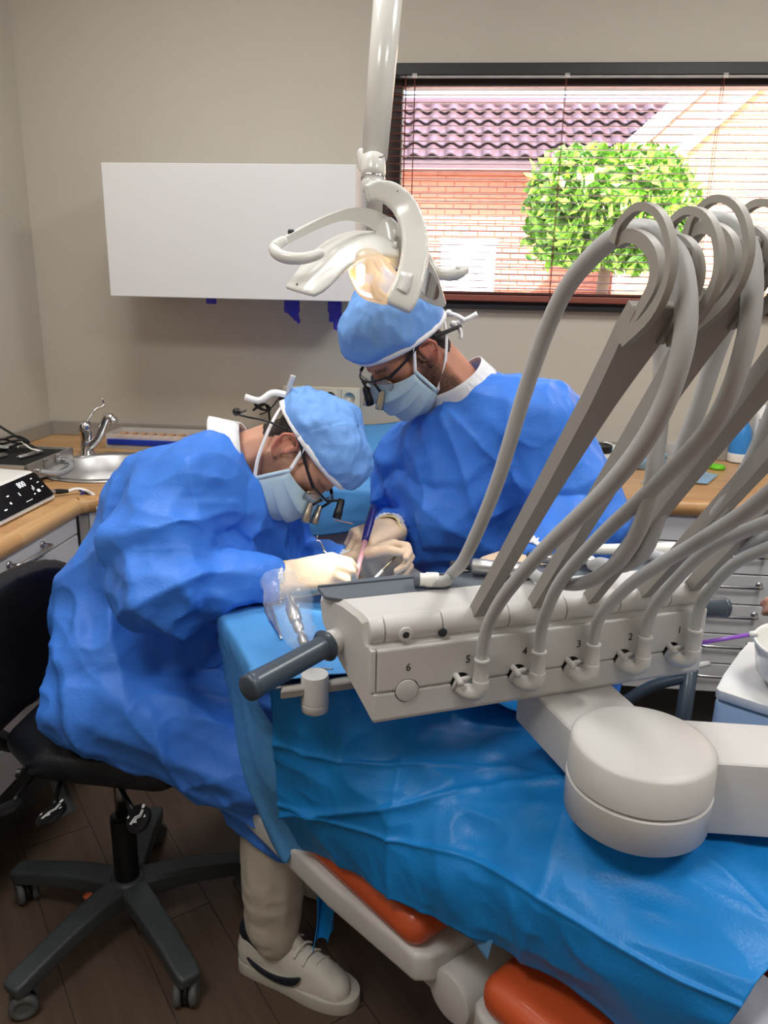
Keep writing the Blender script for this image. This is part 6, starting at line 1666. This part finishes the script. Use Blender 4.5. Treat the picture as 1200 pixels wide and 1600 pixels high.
f0, f1, f2, f3 = atz(1000, 755, TOPZ + .002), atz(1105, 758, TOPZ + .002), atz(1122, 744, TOPZ + .002), atz(1070, 735, TOPZ + .002)
obj('plastic_film', sheetP(relief(bicubic([[f0, f0 * .5 + f3 * .5, f3], [f0 * .5 + f1 * .5 + V3(0, 0, .004), (f0 + f1 + f2 + f3) / 4 + V3(0, 0, .008), f3 * .5 + f2 * .5 + V3(0, 0, .004)], [f1, f1 * .5 + f2 * .5, f2]], 24, 16), .003, 14, 3) + V3(0, 0, .004), .0008), 'wrap_blue', label='flat pale blue plastic film lying near the worktop edge', cat='film')
bp = atz(1120, 733, TOPZ)
t = thing('lime_cap', 'lime green plastic cap lying on the window worktop', 'cap', (bp[0], bp[1], TOPZ))
obj('cap_shell', G().lathe([(.004, 0), (.026, .002), (.028, .008), (.022, .016), (.006, .018)], 24, V3(bp[0], bp[1], TOPZ)).out(), 'lime', t)
obj('cap_tab', G().hull([tuple(V3(bp[0] - .024, bp[1] - .004, TOPZ + .006)) + (.004,), tuple(V3(bp[0] - .042, bp[1] - .008, TOPZ + .004)) + (.003,)], 1).out(), 'lime', t)
bp = atz(1152, 722, TOPZ)
t = thing('spray_bottle', 'blue and white cleaning bottle with a bright green cap', 'bottle', (bp[0], bp[1], TOPZ))
obj('bottle_body', G().lathe([(.030, 0), (.036, .004), (.037, .030), (.037, .10), (.030, .13), (.018, .150), (.016, .158)], 32, bp).out(), 'bottle_blue', t)
obj('bottle_foot', G().lathe([(.0372, .004), (.0378, .006), (.0378, .034), (.0372, .036)], 32, bp).out(), 'white_plastic', t)
obj('bottle_neck', G().lathe([(.0165, .150), (.0175, .152), (.0175, .176), (.0165, .178)], 24, bp).out(), 'white_plastic', t)
obj('bottle_cap', G().lathe([(.021, .176), (.022, .178), (.022, .204), (.018, .210), (.006, .211)], 24, bp).out(), 'lime', t, smooth=True, flat_angle=40)
bp = atz(1186, 725, TOPZ) + V3(.005, .05, 0)
t = thing('pump_bottle', 'tall white bottle printed with small grey text', 'bottle', bp)
obj('bottle_body', G().lathe([(.028, 0), (.031, .004), (.031, .165), (.026, .185), (.013, .200), (.012, .215)], 32, bp).out(), 'white_plastic', t)
obj('bottle_base', G().lathe([(.0315, .0), (.0318, .003), (.0318, .010), (.0312, .012)], 32, bp).out(), 'slate_dark', t)
obj('bottle_top', G().lathe([(.014, .213), (.015, .215), (.015, .235), (.011, .238)], 24, bp).out(), 'white_plastic', t)
for k in range(16):
    a0 = -2.25; w_ = .9 + .5 * ((k * 37) % 10) / 10; zz = .03 + k * .0085
    obj('label_line', G().ribbon([bp + V3(.0314 * cos(a0 + w_ * i / 8), .0314 * sin(a0 + w_ * i / 8), zz) for i in range(9)], .0032, .0006, ZZ, 0).out(), 'stool_grey', t)
bp = atz(1172, 740, TOPZ)
t = thing('steel_beaker', 'small copper-brown beaker with a steel rim in front of the bottles', 'beaker', bp)
obj('beaker_body', G().lathe([(.024, 0), (.027, .003), (.028, .034)], 28, bp).out(), 'sand_box', t)
obj('beaker_rim', G().lathe([(.0282, .033), (.029, .035), (.029, .048), (.027, .049), (.026, .036)], 28, bp).out(), 'steel', t)

# ================================================================== spittoon, suction tip, stand
q0 = atz(1114, 1086, .80); q1 = atz(1205, 1114, .80); dv_ = nrm(q1 - q0); nv_ = V3(-dv_[1], dv_[0], 0); nv_ = nv_ if nv_[1] > 0 else -nv_
SM = (np.stack([dv_, nv_, ZZ], 1), V3(q0[0], q0[1], 0))
t = thing('spittoon', 'pale blue and white spittoon cabinet with a round rinse bowl', 'spittoon', V3(q0[0], q0[1], 0) + dv_ * .16 + nv_ * .12)
def RP(w, d, r): return chaikin([(0, r), (r, 0), (w - r, 0), (w, r), (w, d - r), (w - r, d), (r, d), (0, d - r)], 1)
obj('cabinet_body', G().prism(RP(.27, .26, .012), .30, .788, .004, 2, M=SM).out(), 'spit_blue', t, smooth=True, flat_angle=35)
obj('foot', G().prism(RP(.23, .22, .02) + np.array([.02, .02]), 0, .30, .004, 1, M=SM).out(), 'unit_white', t, smooth=True, flat_angle=35)
obj('top_cover', G().prism(RP(.274, .264, .014) - np.array([.002, .002]), .793, .812, .005, 2, M=SM).out(), 'white_plastic', t, smooth=True, flat_angle=35)
bc_ = SM[0] @ V3(.140, .115, 0) + SM[1]
obj('rinse_bowl', G().lathe([(.045, .812), (.080, .818), (.098, .836), (.106, .884), (.110, .892), (.107, .896), (.102, .888), (.094, .846), (.076, .828), (.030, .822)], 48, bc_).out(), 'bowl_white', t)
e0, e1 = atd(1103, 1003, 1.30), atd(1170, 992, 1.28)
sj = thing('saliva_ejector', 'purple suction tube with a white tip beside the rinse bowl', 'suction tube', (e0 + e1) / 2)
obj('tube', G().tube([e0 - (e1 - e0) * .2, e0, e1], .0036, 12).out(), 'purple', sj)
obj('tip', G().lathe([(.0042, 0), (.0055, .003), (.0055, .012), (.0035, .014)], 14, e1, e1 - e0).out(), 'white_plastic', sj)
obj('holder', G().tube([e0 - (e1 - e0) * .2, e0 - (e1 - e0) * .35 + V3(0, .02, -.05), V3(q0[0] + .02, q0[1] + .10, .812)], .0055, 10, smooth=6).out(), 'unit_white', sj)
s0 = V3(.555, 1.62, 0)
sd_ = thing('tubular_stand', 'dark blue tubular stand standing behind the delivery unit', 'stand', s0)
obj('post', G().cyl(s0, s0 + V3(0, 0, .72), .017, 20).out(), 'slate', sd_)
obj('brace', G().tube([s0 + V3(0, 0, .66), s0 + V3(-.10, .02, .60), s0 + V3(-.26, .04, .42)], .013, 12, smooth=5).out(), 'slate', sd_)
obj('foot_ring', G().lathe([(.02, .03), (.12, .02), (.125, .008), (.12, 0), (.02, 0)], 28, s0).out(), 'slate', sd_)

# ================================================================== instruments on the tray and in the hands
b0, b1 = atd(476, 1008, 1.18), atd(447, 925, 1.30)
t = thing('wrapped_handpiece', 'steel handpiece sealed in a crinkled clear plastic sleeve on the tray sheet', 'handpiece', b0)
d = nrm(b1 - b0); ln = np.linalg.norm(b1 - b0)
obj('barrel', G().lathe([(.006, 0), (.0078, .006), (.0078, .020), (.0055, .024), (.0055, .036), (.0082, .040), (.0088, .052), (.0070, .060), (.0105, .066), (.0110, .096), (.008, .104), (.006, .130)], 20, b0, d).out(), 'brushed_steel', t, smooth=True, flat_angle=40)
tt_ = [b0 + d * ln * k for k in (-.02, .25, .5, .75, 1.0, 1.15)]
gb_ = G(); gb_.tube([tt_[0], tt_[1], tt_[2], tt_[3] + V3(-.004, 0, .006), tt_[4] + V3(-.012, 0, .012), tt_[5] + V3(-.02, 0, .016)], [.012, .022, .031, .034, .028, .014], 26, smooth=8)
v, f = gb_.out(); c_ = v.mean(0); dn = v - c_; ax_ = (dn @ d)[:, None] * d; rd = dn - ax_; rd /= np.linalg.norm(rd, axis=1)[:, None] + 1e-9
v = v + rd * (folds(v, 34, 4) * .012)[:, None]
obj('plastic_sleeve', (v, f), 'clear_wrap', t, smooth=True)
tw = [atz(p[0], p[1], .913) for p in ((440, 998), (424, 970), (416, 950), (425, 944), (438, 946))]
t = thing('tweezers', 'bent steel tweezers lying on the light blue tray sheet', 'tweezers', tw[1] - V3(0, 0, .004))
obj('arm', G().ribbon(tw, [.003, .006, .006, .004, .002], .0018, ZZ * .2 + CR, 5).out(), 'steel', t); obj('arm', G().ribbon([p + V3(.006, .004, .001) * k for p, k in zip(tw, (0, 1, 1.2, .8, .2))], [.003, .006, .006, .004, .002], .0018, ZZ * .2 + CR, 5).out(), 'steel', t)
c0_, c1_ = atz(455, 1052, .910), atz(520, 1046, .910)
t = thing('needle_holder', 'steel instrument lying on the tray sheet below the grip', 'instrument', c0_)
obj('shank', G().tube([c0_, c0_ * .5 + c1_ * .5 + V3(0, 0, .003), c1_], [.0022, .003, .0018], 10, smooth=5).out(), 'steel', t)
ring = lambda c, r: [c + V3(r * cos(a), r * sin(a), 0) for a in np.linspace(0, 2 * pi, 25)]
for s_ in (-1, 1): obj('finger_ring', G().tube(ring(c0_ + V3(-.006, .009 * s_, 0), .009), .0018, 8, caps=False).out(), 'steel', t)
# instrument in the dentist's right hand
h0, h1 = atd(497, 846, 1.45), atd(538, 908, 1.455)
t = thing('dental_probe', 'thin steel hooked probe in the dentist’s right hand', 'instrument', h0)
obj('handle', G().tube([h0 * .75 + h1 * .25, h1], [.0024, .003], 10).out(), 'steel', t)
obj('hook', G().tube([h0 * .75 + h1 * .25, h0 + CR * .004 - CU * .0, h0 - CR * .003 + CU * .002, h0 + CU * .010 - CR * .001], [.002, .0012, .001, .0006], 8, smooth=5).out(), 'steel', t)
h0, h1 = atd(634, 852, 1.52), atd(582, 908, 1.49)
t = thing('mouth_mirror', 'slim white-handled mouth mirror in the dentist’s left hand', 'instrument', h1)
obj('handle', G().tube([h0, h0 * .4 + h1 * .6, h1], [.0026, .0028, .0022], 10).out(), 'loupe_metal', t)
obj('stem', G().tube([h0 * .3 + h1 * .7, h1, h1 + (h1 - h0) * .10], [.0032, .003, .0022], 10).out(), 'white_plastic', t)
obj('mirror_head', G().lathe([(.009, -.001), (.010, 0), (.009, .001)], 20, h1 + (h1 - h0) * .12, ZZ + CR * .4).out(), 'mirror', t)
h0, h1, h2 = atd(584, 792, 1.63), atd(570, 846, 1.56), atd(553, 915, 1.47)
t = thing('suction_cannula', 'blue-handled suction cannula with reddish clear tube in the assistant’s hand', 'suction tube', h2)
obj('handle', G().tube([h0, h0 * .5 + h1 * .5, h1], [.0075, .0095, .0070], 14, smooth=4).out(), 'pen_blue', t)
obj('tube', G().tube([h1, h1 * .5 + h2 * .5, h2], [.0062, .0052, .0042], 12).out(), 'suction_clear', t)
obj('tip', G().tube([h2 * .93 + h1 * .07, h2], [.0046, .0036], 12).out(), 'white_plastic', t)

# ================================================================== person beside the spittoon, only fingers in view
N_w = atd(1300, 944, 1.66); N_e = N_w + V3(.20, .10, .02); N_s = V3(1.16, 1.66, 1.32)
NB = V3(1.22, 1.72, 0)
g = G()
NH = headframe(NB + V3(.02, -.06, 1.56), -1, (-.92, -.25, -.25), (-.25, 0, .97), 1.0)
head_shapes(g, NH, NB + V3(.02, 0, 1.40))
g.hull([S(NB + V3(-.03, -.15, 1.32), .07), S(NB + V3(.05, .15, 1.32), .07), S(NB + V3(0, -.08, .92), .11), S(NB + V3(0, .08, .92), .11)], 2)
g.chain([S(NB + V3(-.03, -.17, 1.31), .055), S(N_e, .042), S(N_w, .027)], 2); g.chain([S(NB + V3(.05, .18, 1.31), .055), S(NB + V3(.06, .26, 1.05), .042), S(NB + V3(-.02, .27, .84), .03)], 2)
for s_ in (-1, 1): g.chain([S(NB + V3(0, s_ * .09, .88), .09), S(NB + V3(0, s_ * .09, .48), .06), S(NB + V3(.01, s_ * .09, .08), .042)], 2); g.hull([S(NB + V3(.01, s_ * .09, .045), .036), S(NB + V3(-.13, s_ * .09, .03), .026)], 2)
NM, NT = hand_shapes(g, -1, N_w, atd(1228, 950, 1.62) - N_w, V3(-.1, -.75, .6), [(28, 40, 25), (34, 45, 28), (38, 50, 30), (42, 55, 30)], ((.014, .032, -.012), (.002, .03, -.010), (-.004, .02, -.006)), 1.0)
g.hull([S(NB + V3(-.02, .27, .84), .028), S(NB + V3(-.04, .27, .72), .018)], 2)
helper = obj('person', remesh(g, .0045, 3), 'skin_a', org=NB, label='person beside the spittoon, only bent bare fingers showing past the hoses', cat='person')
g = G(); g.hull([S(NB + V3(-.03, -.15, 1.315), .085), S(NB + V3(.05, .15, 1.315), .085), S(NB + V3(0, -.08, .80), .14), S(NB + V3(0, .08, .80), .14)], 2)
g.chain([S(NB + V3(-.03, -.17, 1.31), .078), S(NB * .4 + V3(-.03, -.17, 1.31) * .4 + N_e * .6 , .07)], 2); g.chain([S(NB + V3(.05, .18, 1.31), .078), S(NB + V3(.056, .24, 1.12), .07)], 2)
me = remesh(g, .009, 4); co, no, ed = mesh_np(me); setco(me, co + no * (folds(co, 6, 2) * .008)[:, None]); obj('tunic', me, 'scrubs', helper)
g = G()
for s_ in (-1, 1): g.chain([S(NB + V3(0, s_ * .085, .85), .115), S(NB + V3(0, s_ * .09, .10), .075)], 2)
obj('trousers', remesh(g, .009, 4), 'scrubs', helper)
obj('hair', G().hull([tuple(tf(NH, 0, -.028, .062)) + (.080,), tuple(tf(NH, 0, .012, .075)) + (.070,), tuple(tf(NH, 0, -.05, .0)) + (.062,)], 3).out(), 'hair_dark', helper)
shoe(NB + V3(.01, -.09, 0), (-1, 0), helper, 1.0); shoe(NB + V3(.01, .09, 0), (-1, 0), helper, 1.0)
